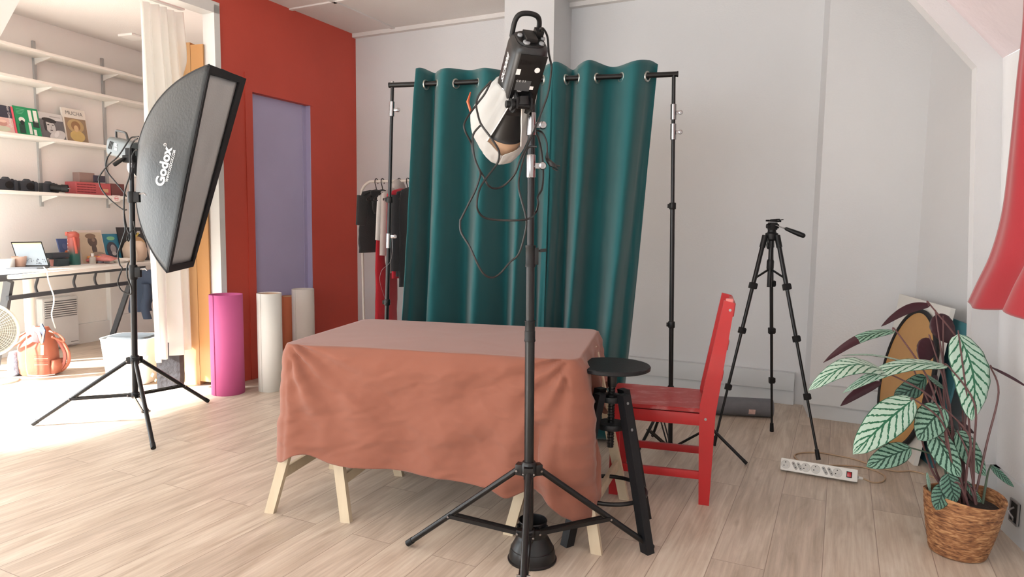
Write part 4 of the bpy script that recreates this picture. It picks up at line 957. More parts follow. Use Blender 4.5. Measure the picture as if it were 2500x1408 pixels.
for k in range(26):
    f = k/25; prof.append((.097+.040*f+.0025*math.sin(f*PI)*4*.4+(.0016 if k % 2 else 0), .006+f*(Hp-.006)))
prof += [(.134, Hp+.003), (.128, Hp), (.118, Hp-.05)]
for r_, h_ in prof:
    rings.append([pc+lean*(h_/Hp)+V((r_*math.cos(2*PI*k/n), r_*math.sin(2*PI*k/n), h_+.008*math.sin(2*PI*k/n*2+1)*(h_/Hp))) for k in range(n)])
b.ring_loft(rings, True, False); b.go('basket', basket_mat(), pot)
b = B(); b.lathe([(.127, Hp-.04), (.08, Hp-.03), (.03, Hp-.022), (.001, Hp-.02)], pc+lean, Z, 40, cap0=False, cap1=False); b.go('soil', mat('dark_soil', (38, 28, 24), .95, var=.3, vs=60, bump=.8, bs=90), pot)
def leaf_mat(name, dark, light, n_=11.0, ang=1.0, wd_=.33):
    m = bpy.data.materials.new(name); m.use_nodes = True; nt = m.node_tree; L = nt.links; b_ = nt.nodes['Principled BSDF']
    uv = N(nt, 'ShaderNodeUVMap'); uv.uv_map = 'leaf'; sx = N(nt, 'ShaderNodeSeparateXYZ'); L.new(uv.outputs[0], sx.inputs[0])
    def mth(op, a, b2=None):
        nd = N(nt, 'ShaderNodeMath', operation=op)
        for i, v in enumerate((a, b2)):
            if v is None: continue
            if isinstance(v, (int, float)): nd.inputs[i].default_value = v
            else: L.new(v, nd.inputs[i])
        return nd.outputs[0]
    t = sx.outputs[0]; v = mth('ABSOLUTE', mth('SUBTRACT', mth('MULTIPLY', sx.outputs[1], 2), 1))
    tc = N(nt, 'ShaderNodeTexNoise'); tc.inputs['Scale'].default_value = 14; L.new(uv.outputs[0], tc.inputs['Vector'])
    wob = mth('MULTIPLY', mth('SUBTRACT', tc.outputs[0], .5), .5)
    side = mth('MULTIPLY', mth('GREATER_THAN', sx.outputs[1], .5), .5)
    ph = mth('ADD', mth('ADD', mth('MULTIPLY', mth('SUBTRACT', t, mth('MULTIPLY', mth('POWER', v, .8), .20*ang)), n_), wob), side)
    fr = mth('ABSOLUTE', mth('SUBTRACT', mth('FRACT', mth('ADD', ph, 20)), .5))
    vein = mth('LESS_THAN', fr, mth('ADD', wd_*.5, mth('MULTIPLY', v, -.07)))
    mid = mth('LESS_THAN', v, .055); edge = mth('GREATER_THAN', v, .955)
    f = mth('MAXIMUM', mth('MAXIMUM', vein, mid), edge)
    mx = N(nt, 'ShaderNodeMix', data_type='RGBA'); mx.inputs[6].default_value = rgb(light); mx.inputs[7].default_value = rgb(dark); L.new(f, mx.inputs[0]); L.new(mx.outputs[2], b_.inputs['Base Color'])
    b_.inputs['Roughness'].default_value = .36; b_.inputs['Coat Weight'].default_value = .15
    out = nt.nodes['Material Output']; tr = N(nt, 'ShaderNodeBsdfTranslucent'); L.new(mx.outputs[2], tr.inputs[0]); ms = N(nt, 'ShaderNodeMixShader'); ms.inputs[0].default_value = .15
    L.new(b_.outputs[0], ms.inputs[1]); L.new(tr.outputs[0], ms.inputs[2]); L.new(ms.outputs[0], out.inputs[0])
    return m
m_lf = leaf_mat('striped_leaf_pale', (46, 118, 86), (196, 228, 210), 8.5, 1.25, .34)
m_lf2 = leaf_mat('striped_leaf_mid', (34, 80, 62), (146, 190, 168), 7.5, 1.25, .44)
m_lf3 = leaf_mat('striped_leaf_dark', (28, 62, 52), (100, 142, 124), 7, 1.25, .46)
m_mar = mat('maroon_leaf_back', (62, 34, 42), .45, var=.12, vs=14)
m_stem = mat('purple_brown_stem', (98, 66, 66), .5, var=.15, vs=20); m_stg = mat('green_stem', (70, 86, 70), .5, var=.1)
def PX(x, y, Y): return D(1850+x/1.989, 700+y/1.989, Y)
def leaf(base, tip, width, mt, arch=.0, bend=0, yb=2.62, yt=2.58, face=(0, -1, .35), back=False, stem=None, cup=.12, wp=1.0, mid_off=0, nm='leaf', halfmar=False, tw=0):
    p0 = PX(*base, yb); p1 = PX(*tip, yt); L = p1-p0; fc = V(face).normalized(); side = L.cross(fc).normalized(); fc = side.cross(L).normalized()
    Wd = width/1.989/F*((yb+yt)/2)/2
    upv = fc; nu, nv = 26, 10
    def pt(u, v, o):
        c = p0+L*u+side*(bend*L.length*math.sin(PI*u))+Z*(arch*L.length*math.sin(PI*u))
        w = Wd*(math.sin(PI*min(1, u**(.78*wp)))**.62)*(1 if u < .9 else (1-((u-.9)/.1)**2*.55))
        if u <= 0 or u >= 1: w = .0006
        a = math.radians(tw)*(u-.5); sd = side*math.cos(a)+upv*math.sin(a); nn = upv*math.cos(a)-side*math.sin(a)
        x = (v-.5)*2
        rip = .05*math.sin(u*34+(2 if x > 0 else 0))*abs(x)**2
        return c+sd*(x*w)+nn*(w*(cup*(abs(x)**1.3)*-1+rip*.6)+o)
    bb = B(); bm_ = bb.bm; uvl = bm_.loops.layers.uv.new('leaf')
    grids = []
    for o in (0, -.0012):
        grids.append([[bm_.verts.new(pt(i/nu, j/nv, o)) for j in range(nv+1)] for i in range(nu+1)])
    for gi, g_ in enumerate(grids):
        for i in range(nu):
            for j in range(nv):
                q = [(i, j), (i+1, j), (i+1, j+1), (i, j+1)]
                if gi: q = q[::-1]
                f = bm_.faces.new([g_[a][c_] for a, c_ in q]); f.material_index = gi
                if halfmar and gi == 0 and i > nu*.5: f.material_index = 1
                for lp_, (a, c_) in zip(f.loops, q): lp_[uvl].uv = (a/nu, c_/nv)
    for j in (0, nv):
        for i in range(nu):
            f = bm_.faces.new([grids[0][i][j], grids[0][i+1][j], grids[1][i+1][j], grids[1][i][j]] if j == nv else [grids[0][i+1][j], grids[0][i][j], grids[1][i][j], grids[1][i+1][j]]); f.material_index = 1
    ms_ = [mt, m_mar] if not back else [m_mar, mt]
    lf = bb.go(nm, ms_, pot, normals=False, angle=180, label=('maroon underside showing' if back else None))
    if stem is not None:
        s0 = pc+lean+V((stem[0], stem[1], Hp-.03)); md = s0.lerp(p0, .55)+V((stem[2] if len(stem) > 2 else 0, 0, stem[3] if len(stem) > 3 else .05))
        P = catmull([s0, s0.lerp(md, .5)+Z*.01, md, p0, p0+L*.04], 6); n_ = len(P)
        bb = B(); bb.tube(P, [.0050*(1-.55*k/(n_-1)) for k in range(n_)], 8); bb.go('stem', m_stem if len(stem) < 5 else m_stg, lf)
    return lf
# back layer
leaf((838, 88), (600, 192), 46, m_lf3, arch=.10, yb=2.75, yt=2.72, back=True, stem=(-.0, .03, .10, .12), face=(.3, -1, .2), cup=.05)
leaf((865, 135), (948, 275), 118, m_lf3, yb=2.78, yt=2.76, back=True, stem=(.02, .04, -.01, .05), face=(0, -1, .1))
leaf((838, 250), (800, 372), 98, m_lf3, yb=2.76, yt=2.72, back=True, stem=(-.01, .02, .02, .05), face=(0, -1, .1))
leaf((872, 430), (800, 590), 66, m_lf3, yb=2.72, yt=2.66, back=True, face=(.3, -1, .0))
leaf((672, 214), (318, 368), 46, m_lf2, arch=.10, yb=2.68, yt=2.60, stem=(-.03, 0, .02, .10), face=(.05, -1, .75), halfmar=True, cup=.3)
leaf((742, 372), (408, 332), 17, m_lf, arch=.05, yb=2.70, yt=2.62, stem=(-.02, .0, .0, .05), face=(0, -.5, 1))
leaf((600, 462), (402, 578), 48, m_lf3, yb=2.62, yt=2.55, back=True, face=(0, -1, .4), bend=.04)
leaf((818, 436), (662, 526), 100, m_lf3, yb=2.68, yt=2.62, face=(.1, -1, .3), bend=-.08)
leaf((905, 492), (815, 424), 26, m_lf2, yb=2.70, yt=2.66, stem=(0, 0, 0, .02), face=(0, -1, .5), back=False)
leaf((1130, 388), (1330, 500), 16, m_lf3, yb=2.66, yt=2.58, back=True, stem=(.04, 0, .05, .14), face=(0, -1, .5), arch=.03)
leaf((975, 655), (1052, 712), 30, m_lf3, yb=2.70, yt=2.68, back=True, stem=(.02, .02), face=(0, -1, .3))
# mid layer
leaf((925, 385), (412, 515), 74, m_lf, arch=.10, yb=2.60, yt=2.46, stem=(.03, -.01, .05, .10), face=(.05, -1, 1.1), cup=.15)
leaf((632, 418), (246, 503), 104, m_lf, arch=.15, yb=2.52, yt=2.36, stem=(-.03, -.02, .05, .12), face=(.0, -1, 1.1), cup=.12)
leaf((915, 672), (962, 768), 70, m_lf3, yb=2.66, yt=2.64, face=(0, -1, .2), stem=(.0, .0))
leaf((745, 782), (528, 872), 112, m_lf2, yb=2.56, yt=2.50, bend=-.03, stem=(-.05, -.02, .03, .06, 1), face=(0, -1, .5), arch=.05)
leaf((758, 545), (462, 812), 172, m_lf, yb=2.52, yt=2.40, bend=-.02, arch=.06, stem=(-.04, -.04, .02, .10), face=(-.1, -1, .5))
leaf((905, 588), (778, 742), 160, m_lf2, yb=2.54, yt=2.47, bend=.03, stem=(-.02, -.03, .06, .06), face=(-.1, -1, .3), wp=.9)
leaf((845, 690), (985, 925), 138, m_lf2, yb=2.54, yt=2.49, stem=(-.01, -.04), face=(.1, -1, .2))
leaf((970, 700), (1108, 918), 120, m_lf2, yb=2.58, yt=2.56, stem=(.03, -.03), face=(.2, -1, .15))
leaf((1132, 866), (1245, 972), 40, m_lf3, yb=2.60, yt=2.56, face=(.2, -1, .3), stem=(.06, -.02, .0, .04, 1))
leaf((975, 228), (1040, 650), 196, m_lf, yb=2.62, yt=2.56, stem=(.035, -.01, .0, .05), face=(.05, -1, .15), bend=-.10, arch=.0, wp=1.0)
leaf((925, 905), (960, 1050), 110, m_lf3, yb=2.50, yt=2.47, face=(0, -1, .3))
leaf((915, 960), (865, 1082), 92, m_lf3, yb=2.50, yt=2.46, face=(-.2, -1, .4), stem=(-.02, -.06))
leaf((1003, 938), (1096, 1060), 46, m_lf2, yb=2.55, yt=2.53, face=(.2, -1, .4), stem=(.02, -.04, 0, .02))
leaf((822, 900), (840, 1010), 18, m_lf, yb=2.62, yt=2.60, face=(0, -1, .0))
for x0, y0, x1, y1, Yk in ((912, 660, 900, 140, 2.74), (1005, 930, 995, 600, 2.64), (990, 900, 985, 720, 2.66), (840, 880, 760, 590, 2.6), (880, 930, 820, 740, 2.6), (1112, 1040, 1115, 975, 2.6), (930, 700, 850, 450, 2.68), (895, 560, 865, 450, 2.7)):
    a_ = PX(x0, y0, Yk); s0 = pc+lean+V((random.uniform(-.04, .05), random.uniform(-.03, .03), Hp-.03)); bb = B(); P = catmull([s0, a_, PX(x1, y1, Yk)], 6); bb.tube(P, [.0058*(1-.5*k/(len(P)-1)) for k in range(len(P))], 8); bb.go('stem', m_stem, pot)
# ---------------------------------------------------------------- softbox, flash head and stand on the left
ff = [flat(G(80, 1040)), flat(G(375, 1099)), flat(G(508, 983))]
cc = (ff[0]+ff[1]+ff[2])/3; cc = V((D(329, 980, cc.y).x, cc.y, 0)); SY = cc.y
hx = 550+.013*(325-1250)
def zy2(y, Y=None): return H-(y-hx)/F*(Y or SY)
tpL = D(321, 402, SY)
s2 = thing('light_stand', 'black light stand with a three legged base carrying the large black softbox', 'light stand', cc)
def PL_(z): return cc+(tpL-cc)*(z/tpL.z)
tripod_base(s2, tpL, cc, ff, zy2(878), zy2(970), .0175, .0125, mid=.60)
b = B(); b.rod(PL_(zy2(975)), PL_(zy2(662)), .0178, 22); b.go('pole', m_blk, s2)
b = B(); b.rod(PL_(zy2(690)), PL_(zy2(478)), .0155, 22); b.go('pole', m_blk, s2)
b = B(); b.rod(PL_(zy2(480)), PL_(zy2(402)), .0125, 22); b.go('pole', m_blk, s2)
for y0_, y1_ in ((646, 682), (468, 496)):
    b = B(); z0 = zy2(y1_); z1 = zy2(y0_); b.lathe([(.021, z0), (.024, z0+.006), (.024, z1-.006), (.021, z1)], PL_(0), tpL-cc, 24); b.obox(PL_((z0+z1)/2)+V((.03, -.005, 0)), (.02, 0, 0), (0, .012, 0), (0, 0, .03), .004); k = b.go('pole_collar', m_blkp, s2)
    b = B(); q = PL_((z0+z1)/2+.01)+V((.05, -.01, .01)); b.tube([q, q+V((.03, 0, .004)), q+V((.04, 0, -.008))], .005, 8); b.go('collar_lever', m_alu, k)
b = B(); b.rod(PL_(zy2(411)), PL_(zy2(402)), .0150, 20); b.go('chrome_ring', m_chr, s2)
# softbox geometry
Ap, Bp, Cp, Dp = D(511, 158, 4.14), D(599, 192, 4.50), D(470, 650, 4.40), D(408, 665, 4.02)
H0, H1, H2, H3 = D(338, 352, 4.44), D(352, 345, 4.62), D(346, 468, 4.60), D(332, 470, 4.40)
K0, K1, K2, K3 = D(372, 208, 4.36), D(470, 180, 4.85), D(400, 640, 4.85), D(336, 580, 4.26)
m_sb = mat('black_softbox_fabric', (40, 45, 48), .5, var=.08, vs=5, bump=.25, bs=60, sheen=.15, spec=.5)
m_rim = mat('black_edge_fabric', (24, 25, 29), .7, var=.08, bump=.1)
sb = thing('softbox', 'large rectangular black softbox with a white diffuser face on the left light stand', 'softbox', tpL)
def bez(a, k, c, t): return a*(1-t)**2+k*(2*t*(1-t))+c*t*t
ctr_ = (Ap+Bp+Cp+Dp)/4; hubc = (H0+H1+H2+H3)/4
def panel(a, b1, ka, kb, ha, hb, bulge):
    def fn(u, v):
        p = bez(a, ka, ha, v).lerp(bez(b1, kb, hb, v), u)
        axp = hubc.lerp(ctr_, 1-v); o = (p-axp); o = o.normalized() if o.length > 1e-6 else o
        w = .006*noise.noise(V((u*6, v*5, a.x*3)))
        return p+o*(bulge*math.sin(PI*u)*math.sin(PI*min(1, v*1.02+.02))**.8+w*math.sin(PI*u))
    return fn
fnL = panel(Ap, Dp, K0, K3, H0, H3, .055)
pans = [('side_panel', fnL), ('side_panel', panel(Dp, Cp, K3, K2, H3, H2, .02)), ('side_panel', panel(Cp, Bp, K2, K1, H2, H1, .05)), ('side_panel', panel(Bp, Ap, K1, K0, H1, H0, .02))]
for nm, fn in pans:
    b = B(); b.grid(fn, 28, 28); o_ = b.go(nm, m_sb, sb, solid=.004, angle=180)
    if fn is fnL: sideobj = o_
# rods showing through the seams
for a, k, h in ((Ap, K0, H0), (Dp, K3, H3)):
    b = B(); b.tube([bez(a, k, h, t/16) for t in range(17)], .006, 8); b.go('seam', m_rim, sb)
# rim lip
nf = (Bp-Ap).cross(Dp-Ap).normalized(); nf = nf if nf.y < 0 or nf.x > 0 else -nf
if nf.dot(ctr_-hubc) < 0: nf = -nf
def inset(p, k, d): return p.lerp(ctr_, k)+nf*d
def ins2(P_, e):  # inset corner by e metres along both edges
    i = [Ap, Bp, Cp, Dp].index(P_); L_ = [Ap, Bp, Cp, Dp]; n1 = (L_[(i+1) % 4]-P_).normalized(); n2 = (L_[i-1]-P_).normalized(); return P_+n1*e+n2*e
rim_o = [Ap, Bp, Cp, Dp]; rim_i = [Ap.lerp(Bp, .04).lerp(Dp, .042), Bp.lerp(Ap, .16).lerp(Cp, .03), Cp.lerp(Dp, .10).lerp(Bp, .03), Dp.lerp(Cp, .08).lerp(Ap, .03)]
b = B(); vs = [p+nf*.0 for p in rim_o]+[p+nf*.006 for p in rim_o]+[p+nf*.006 for p in rim_i]+[p-nf*.014 for p in rim_i]
fs = []
for i in range(4):
    j = (i+1) % 4
    for k in (0, 4, 8): fs.append((i+k, j+k, j+k+4, i+k+4))
b.add(vs, fs); b.go('rim', m_rim, sb, solid=.004)
def face(u, v):
    a = rim_i[0].lerp(rim_i[1], u).lerp(rim_i[3].lerp(rim_i[2], u), v); return a-nf*(.010-.012*noise.noise(V((u*2, v*9, 0)))*math.sin(PI*u))
b = B(); b.grid(face, 12, 30); b.go('diffuser_face', mat('grey_white_diffuser', (206, 207, 209), .7, var=.02, bump=.15, bs=90, trans=.2), sb, solid=.002)
# lettering on the side panel
tree = BVHTree.FromPolygons([fnL(i/40, j/40) for i in range(41) for j in range(41)], [(i*41+j, (i+1)*41+j, (i+1)*41+j+1, i*41+j+1) for i in range(40) for j in range(40)])
def on_panel(ox, oy, dxp, dyp, upx, upy):
    def f(tx, ty):
        px = ox+dxp*tx+upx*ty; py = oy+dyp*tx+upy*ty; d = ray(px, py).normalized()
        h = tree.ray_cast(EYE, d)
        if h[0] is None: return D(px, py, 4.3)
        return h[0]-d*.006
    return f
text('Godox', 1, None, None, None, m_lbl, 'logo', sideobj, mapfn=on_panel(400, 407, 7.5, -33, -29, -7), off=.035, label='white logo lettering')
text('WWW.GODOX.COM', 1, None, None, None, m_lbl, 'web_address', sideobj, mapfn=on_panel(416.5, 405, 2.0, -7.9, -9.0, -2.6), off=.01, label='small white web address')
text('R', 1, None, None, None, m_lbl, 'registered_mark', sideobj, mapfn=on_panel(403, 353, 1, -4, -4, -1))
rg = on_panel(403, 353, 1, -4, -4, -1); b = B(); b.tube([rg(.8*math.cos(2*PI*k/20), .8*math.sin(2*PI*k/20)) for k in range(20)], .0015, 6, closed=True); b.go('registered_ring', m_lbl, sideobj)
# ring and flash head
b = B(); b.rod(hubc-(ctr_-hubc).normalized()*.03, hubc+(ctr_-hubc).normalized()*.02, .072, 32); b.go('speed_ring', m_alu, sb)
axn = (V((.88, -.42, .18))).normalized(); re_ = D(279, 357, 4.62); fe_ = D(338, 372, 4.48)
axn = (fe_-re_).normalized(); sdv = axn.cross(Z).normalized(); upv_ = sdv.cross(axn).normalized()
m_hg = mat('grey_flash_housing', (96, 104, 106), .5, var=.05)
fl_ = thing('studio_light', 'grey studio flash head with a carry handle mounted behind the large softbox', 'studio light', tpL)
b = B(); L_ = (fe_-re_).length; b.loft([(re_+axn*L_*f, sdv*.058*k, upv_*.062*k) for f, k in ((0, .88), (.06, 1), (.9, 1.02), (1, .95))], 40, 4.5); hb = b.go('housing', m_hg, fl_)
b = B()
hp = [re_+axn*(.02)+upv_*.055, re_+axn*.01+upv_*.10, re_+axn*.03+upv_*.108, re_+axn*.11+upv_*.108, re_+axn*.135+upv_*.095, re_+axn*.155+upv_*.06]
b.tube(catmull(hp, 3), .0075, 10); b.go('handle', mat('dark_grey_plastic', (70, 72, 72), .5), fl_)
for k in range(3):
    b = B(); c_ = re_+axn*(.045+k*.016)-sdv*(-.0585)+upv_*.01; b.obox(c_, axn*.0035, sdv*.002, upv_*.026+axn*.010); b.go('vent_slot', m_hole, hb)
q = re_+axn*.13+sdv*.0595+upv_*.012
for sg in (1,):
    text('SK', .030, re_+axn*.125+sdv*.061+upv_*.018, axn, upv_, m_lbl, 'lettering', hb, off=.001); text('300', .022, re_+axn*.125+sdv*.061-upv_*.008, axn, upv_, m_lbl, 'lettering', hb, off=.001)
b = B(); mcx = D(316, 388, SY); b.obox(mcx, (.032, 0, 0), (0, .022, 0), (0, 0, .022), .006); b.obox(mcx+V((0, .01, .035)), (.02, 0, 0), (0, .02, 0), (0, 0, .03), .004); b.go('stand_mount', m_blkp, fl_)
b = B(); q0_, q1_ = D(303, 386, SY-.03), D(277, 403, SY-.05); b.tube([q0_, q0_.lerp(q1_, .3), q0_.lerp(q1_, .9), q1_], [.008, .011, .013, .009], 12); b.go('tilt_handle', m_blkp, fl_)
def cpx(lst, Y, r=.0042, f=None): return catmull([D(x, y, Y+(f(i) if f else .012*math.sin(i*1.1))) for i, (x, y) in enumerate(lst)], 6)
b = B()
c1_ = [(338, 333), (330, 334), (318, 338), (300, 365), (285, 385), (262, 405), (243, 430), (242, 445), (250, 465), (270, 488), (298, 510), (310, 512)]
c2_ = [(271, 372), (262, 385), (258, 405), (264, 422), (280, 442), (300, 466), (308, 480)]
c3_ = [(336, 338), (326, 345), (318, 362), (317, 385), (318, 405), (316, 430), (308, 455), (303, 480), (303, 530), (306, 560), (302, 575), (294, 600), (288, 620), (292, 645), (298, 655), (292, 672), (288, 690), (296, 708), (312, 717), (321, 716), (320, 700), (312, 680), (310, 655), (314, 640)]
c4_ = [(303, 520), (308, 550), (316, 575), (314, 588), (310, 582), (316, 568), (328, 560), (332, 572), (330, 560), (326, 540)]
c5_ = [(335, 365), (328, 370), (322, 385), (324, 405), (318, 440)]
for l_, Yq in ((c1_, SY-.07), (c2_, SY-.05), (c3_, SY-.09), (c4_, SY-.08), (c5_, SY-.08)): b.tube(cpx(l_, Yq), .0042, 8)
b.go('power_cord', m_cable, fl_)
# ---------------------------------------------------------------- white sheer curtain in the opening
m_voile = mat('white_voile', (246, 245, 242), .85, var=.01, trans=.5, bump=.06, bs=300)
def tw2(px, u_):
    k = (px-CX)/F; c_ = C0+U*u_; return (k*c_.y-c_.x)/(W.x-k*W.y)
cuA = tw2(497, -.27); cuA0 = tw2(462, -.27); cuB = tw2(360, -.27)
def vo(u, v):
    k = u; topz = 2.79; 
    zb = .30+.05*math.sin(u*3+2)-.02*u
    z = topz+(zb-topz)*v
    ca = cuA0+(cuA-cuA0)*sm(v*1.4); wv = ca+(cuB-ca)*u
    off = .035*math.sin(u*34+math.sin(v*3)*.7)+.02*math.sin(u*13+1)+.01*noise.noise(V((u*8, v*2, 0)))
    sh = -.05*(1-u)*v
    return R(-.27+off*(.55+.7*v), wv+.01*math.sin(u*50)*v+sh, z)
b = B(); b.grid(vo, 130, 36); b.go('curtain', m_voile, None, 'long white voile curtain hanging in the opening behind the softbox', 'curtain', solid=.0015, angle=180)
# ---------------------------------------------------------------- wooden panel / cabinet side behind the curtain
m_birch = mat('honey_birch_veneer', (206, 164, 116), .5, vs=2, stretch=(5, 5, .5), c2=(190, 146, 98), bump=.04)
pb0, pb1, pb2 = flat(G(452, 935)), flat(G(489, 939)), flat(G(519, 942.5))
ht = D(455, 107, pb0.y).z
b = B(); b.prism([pb0, pb1, pb1+V((.06, .35, 0)), pb0+V((.02, .35, 0))], Z*ht); cab = b.go('tall_cabinet', m_birch, None, 'tall honey coloured wooden cabinet behind the white curtain in the opening', 'cabinet')
b = B(); b.prism([pb1+V((.003, 0, .03)), pb2+V((0, 0, .03)), pb2+V((.0, .35, .03)), pb1+V((.063, .35, .03))], Z*(ht-.05)); b.go('door', mat('warm_birch_door', (206, 156, 100), .45, vs=2, stretch=(5, 5, .5), c2=(190, 138, 84)), cab)
# ---------------------------------------------------------------- charcoal slab and white bin
s_0, s_1 = flat(G(384, 949)), flat(G(441, 946)); zt_ = D(384, 850, s_0.y).z
b = B(); nS = 14; sdir = s_1-s_0; poly = [s_0]
poly = [s_0, s_0+sdir*.45, s_0+sdir*.95+V((0, 0, .0)), s_0+sdir*1.0+Z*.10, s_0+sdir*.99+Z*.22, s_0+sdir*1.0+Z*.27, s_0+sdir*.94+Z*.31, s_0+sdir*.8+Z*.335, s_0+sdir*.5+Z*.35, s_0+Z*.36]
b.prism(poly, V((.01, .05, 0))); b.go('slate_board', mat('charcoal_slate', (66, 66, 70), .8, vs=7, var=.3, bump=1, bs=14), None, 'rough charcoal slate board standing beside the white bin', 'board')
qb = flat(G(327, 938)); qb.y += .10; qb.x = D(327, 900, qb.y).x; b = B(); wX = 119/2/F*qb.y; hb_ = D(327, 820, qb.y).z
b.loft([(qb+Z*0.003, V((wX*.80, 0, 0)), V((0, .13, 0))), (qb+Z*.02, V((wX*.84, 0, 0)), V((0, .14, 0))), (qb+Z*(hb_-.01), V((wX*1.0, 0, 0)), V((0, .165, 0))), (qb+Z*hb_, V((wX*1.03, 0, 0)), V((0, .17, 0))), (qb+Z*hb_, V((wX*.97, 0, 0)), V((0, .16, 0))), (qb+Z*(.05), V((wX*.8, 0, 0)), V((0, .13, 0)))], 40, 5)
bn_ = b.go('bin', mat('white_glossy_bin', (236, 236, 232), .4), None, 'white rectangular bin printed with small green leaves beside the softbox stand', 'bin')
b = B(); b.loft([(qb+Z*(hb_-.02)+V((0, 0, 0)), V((wX*.93, 0, 0)), V((0, .15, 0))), (qb+Z*(hb_+.008), V((wX*.80, 0, 0)), V((0, .12, 0)))], 30, 4); b.go('bin_liner', mat('dark_liner', (70, 76, 80), .5), bn_)
for i, (px, py, s_) in enumerate([(352, 862, .018), (360, 872, .02), (347, 884, .016), (299, 872, .01), (311, 880, .012), (345, 900, .008), (352, 925, .026), (372, 915, .03), (380, 928, .022), (292, 866, .008)]):
    p = D(px, py, qb.y-.16); b = B(); b.loft([(p-Z*s_*.6, V((.001, 0, 0)), V((0, .001, 0))), (p, V((s_*.5, 0, s_*.3)), V((0, .0015, 0))), (p+Z*s_*.6, V((.001, 0, 0)), V((0, .001, 0)))], 8); b.go('leaf_print', mat('pale_green_print', (132, 186, 120), .6, c2=(190, 206, 150)), bn_)
# ---------------------------------------------------------------- shelves
SO = .25
def LPX(px, off):  # point on plane parallel to far-left wall at offset, pixel column
    d = ray(px, 540); pt = LW(0, off); nn_ = ln; k = (pt-EYE).dot(nn_)/V((d.x, d.y, 0)).dot(nn_) if True else 0
    return V((d.x*k, d.y*k, 0))
def LPZ(px, py, off):
    d = ray(px, py); pt = LW(0, off); k = ((pt-EYE).x*ln.x+(pt-EYE).y*ln.y)/(d.x*ln.x+d.y*ln.y); return EYE+d*k
m_shelf = mat('white_shelf_board', (228, 226, 220), .5, var=.02); m_upr = mat('galvanised_rail', (176, 178, 178), .45, metal=.3, var=.05)
sh_root = thing('wall_shelving', 'white wall shelving on slotted metal rails with four long boards in the next room', 'shelving', LW(.5, 0, 1.3))
lev = []
for pts_ in (((0, 106), (105, 121), (268, 164)), ((0, 184), (105, 197), (268, 228)), ((0, 327), (105, 335), (268, 349)), ((0, 467), (105, 469), (268, 474))):
    zs = [LPZ(px, py, SO).z for px, py in pts_]; lev.append(sum(zs)/3)
for i, z in enumerate(lev):
    b = B(); t0_, t1_ = -2.0, 2.4; b.obox(LW((t0_+t1_)/2, SO/2+.01, z-.012), ld*(t1_-t0_)/2, ln*(SO/2-.005), Z*.013, .002); b.go('shelf', m_shelf, sh_root)
for px, y0_, y1_ in ((104, 106, 504), (266, 147, 507)):
    p = LPX(px, .012); z0 = LPZ(px, y1_, .012).z; z1 = LPZ(px, y0_, .012).z
    b = B(); b.obox(V((p.x, p.y, (z0+z1)/2)), ld*.013, ln*.011, Z*(z1-z0)/2); up_ = b.go('upright_rail', m_upr, sh_root)
    for z in lev:
        b = B(); o = V((p.x, p.y, z-.026)); b.prism([o+ln*.01-ld*.006, o+ln*.01-ld*.006-Z*.06, o+ln*.05-ld*.006-Z*.045, o+ln*(SO-.04)-ld*.006-Z*.008, o+ln*(SO-.04)-ld*.006], ld*.012); b.go('shelf_bracket', m_shelf, sh_root)
z3 = lev[2]+.001; z4 = lev[3]+.001
# books on shelf three, all leaning on the wall
def book(px0, px1, h, off, m, label, z=z3, th=.016, lean_=.05, name='book', tilt=0):
    a = LPX(px0, off); c = LPX(px1, off); base = V((0, 0, z)); d = (c-a); dn = d.normalized()
    o = thing(name, label, 'book', (a+c)/2+base, 'books propped on the shelf and desk')
    up_ = (Z*h-ln*lean_); 
    def P_(u, v, w=0): return a+base+d*u+up_*v+ln*w
    b = B(); b.prism([P_(0, 0), P_(1, 0), P_(1, 1), P_(0, 1)], -ln*th); b.go('cover', m, o)
    b = B(); b.prism([P_(.015, .01, -.002), P_(.99, .01, -.002), P_(.99, .988, -.002), P_(.015, .988, -.002)], -ln*(th-.004)+dn*.0015); b.go('pages', mat('paper_pages', (226, 220, 208), .8), o)
    return o, P_, dn, up_.normalized()
def patch(o, P_, u0, u1, v0, v1, c, nm='print', w=.0012, rough=.6, k=.0):
    b = B(); b.prism([P_(u0, v0, w), P_(u1, v0, w), P_(u1, v1, w), P_(u0, v1, w)], ln*.0008); return b.go(nm, mat('print_%d_%d_%d' % c, c, rough, var=.06, vs=20), o)
def blob(o, P_, cu_, cv_, ru, rv, c, nm='print', w=.002, rot=0, n=20):
    b = B(); pts_ = []
    for k in range(n):
        a = 2*PI*k/n; x, y = math.cos(a)*ru, math.sin(a)*rv; x, y = x*math.cos(rot)-y*math.sin(rot), x*math.sin(rot)+y*math.cos(rot); pts_.append(P_(cu_+x, cv_+y, w))
    b.prism(pts_, ln*.0006); return b.go(nm, mat('print_%d_%d_%d' % c, c, .6, var=.06, vs=20), o)
def zh(px, y, off, z): return LPZ(px, y, off).z-z
o, P_, dn, un = book(-30, 55, zh(28, 258, .16, z3), .16, mat('navy_cover', (52, 56, 72), .5), 'dark blue and pink art book propped at the left end of the shelf')
patch(o, P_, .94, 1.0, 0, 1, (226, 92, 110)); patch(o, P_, .36, .93, .03, .56, (222, 186, 180)); blob(o, P_, .62, .35, .13, .11, (196, 150, 140)); blob(o, P_, .62, .42, .11, .05, (236, 205, 190), w=.003); blob(o, P_, .62, .15, .2, .1, (200, 205, 185))
text('Peter Lindbergh', .034, P_(.85, .66, .003), -un, dn, m_lbl, 'lettering', o)
o, P_, dn, un = book(57, 114, zh(85, 264, .15, z3), .15, mat('green_cover', (34, 150, 100), .5), 'bright green photography book with white shapes on the shelf')
for (u0, u1, v0, v1) in ((.56, .70, .52, .92), (.78, .94, .52, .93), (.5, .62, .08, .48), (.68, .8, .06, .26)): patch(o, P_, u0, u1, v0, v1, (232, 236, 230))
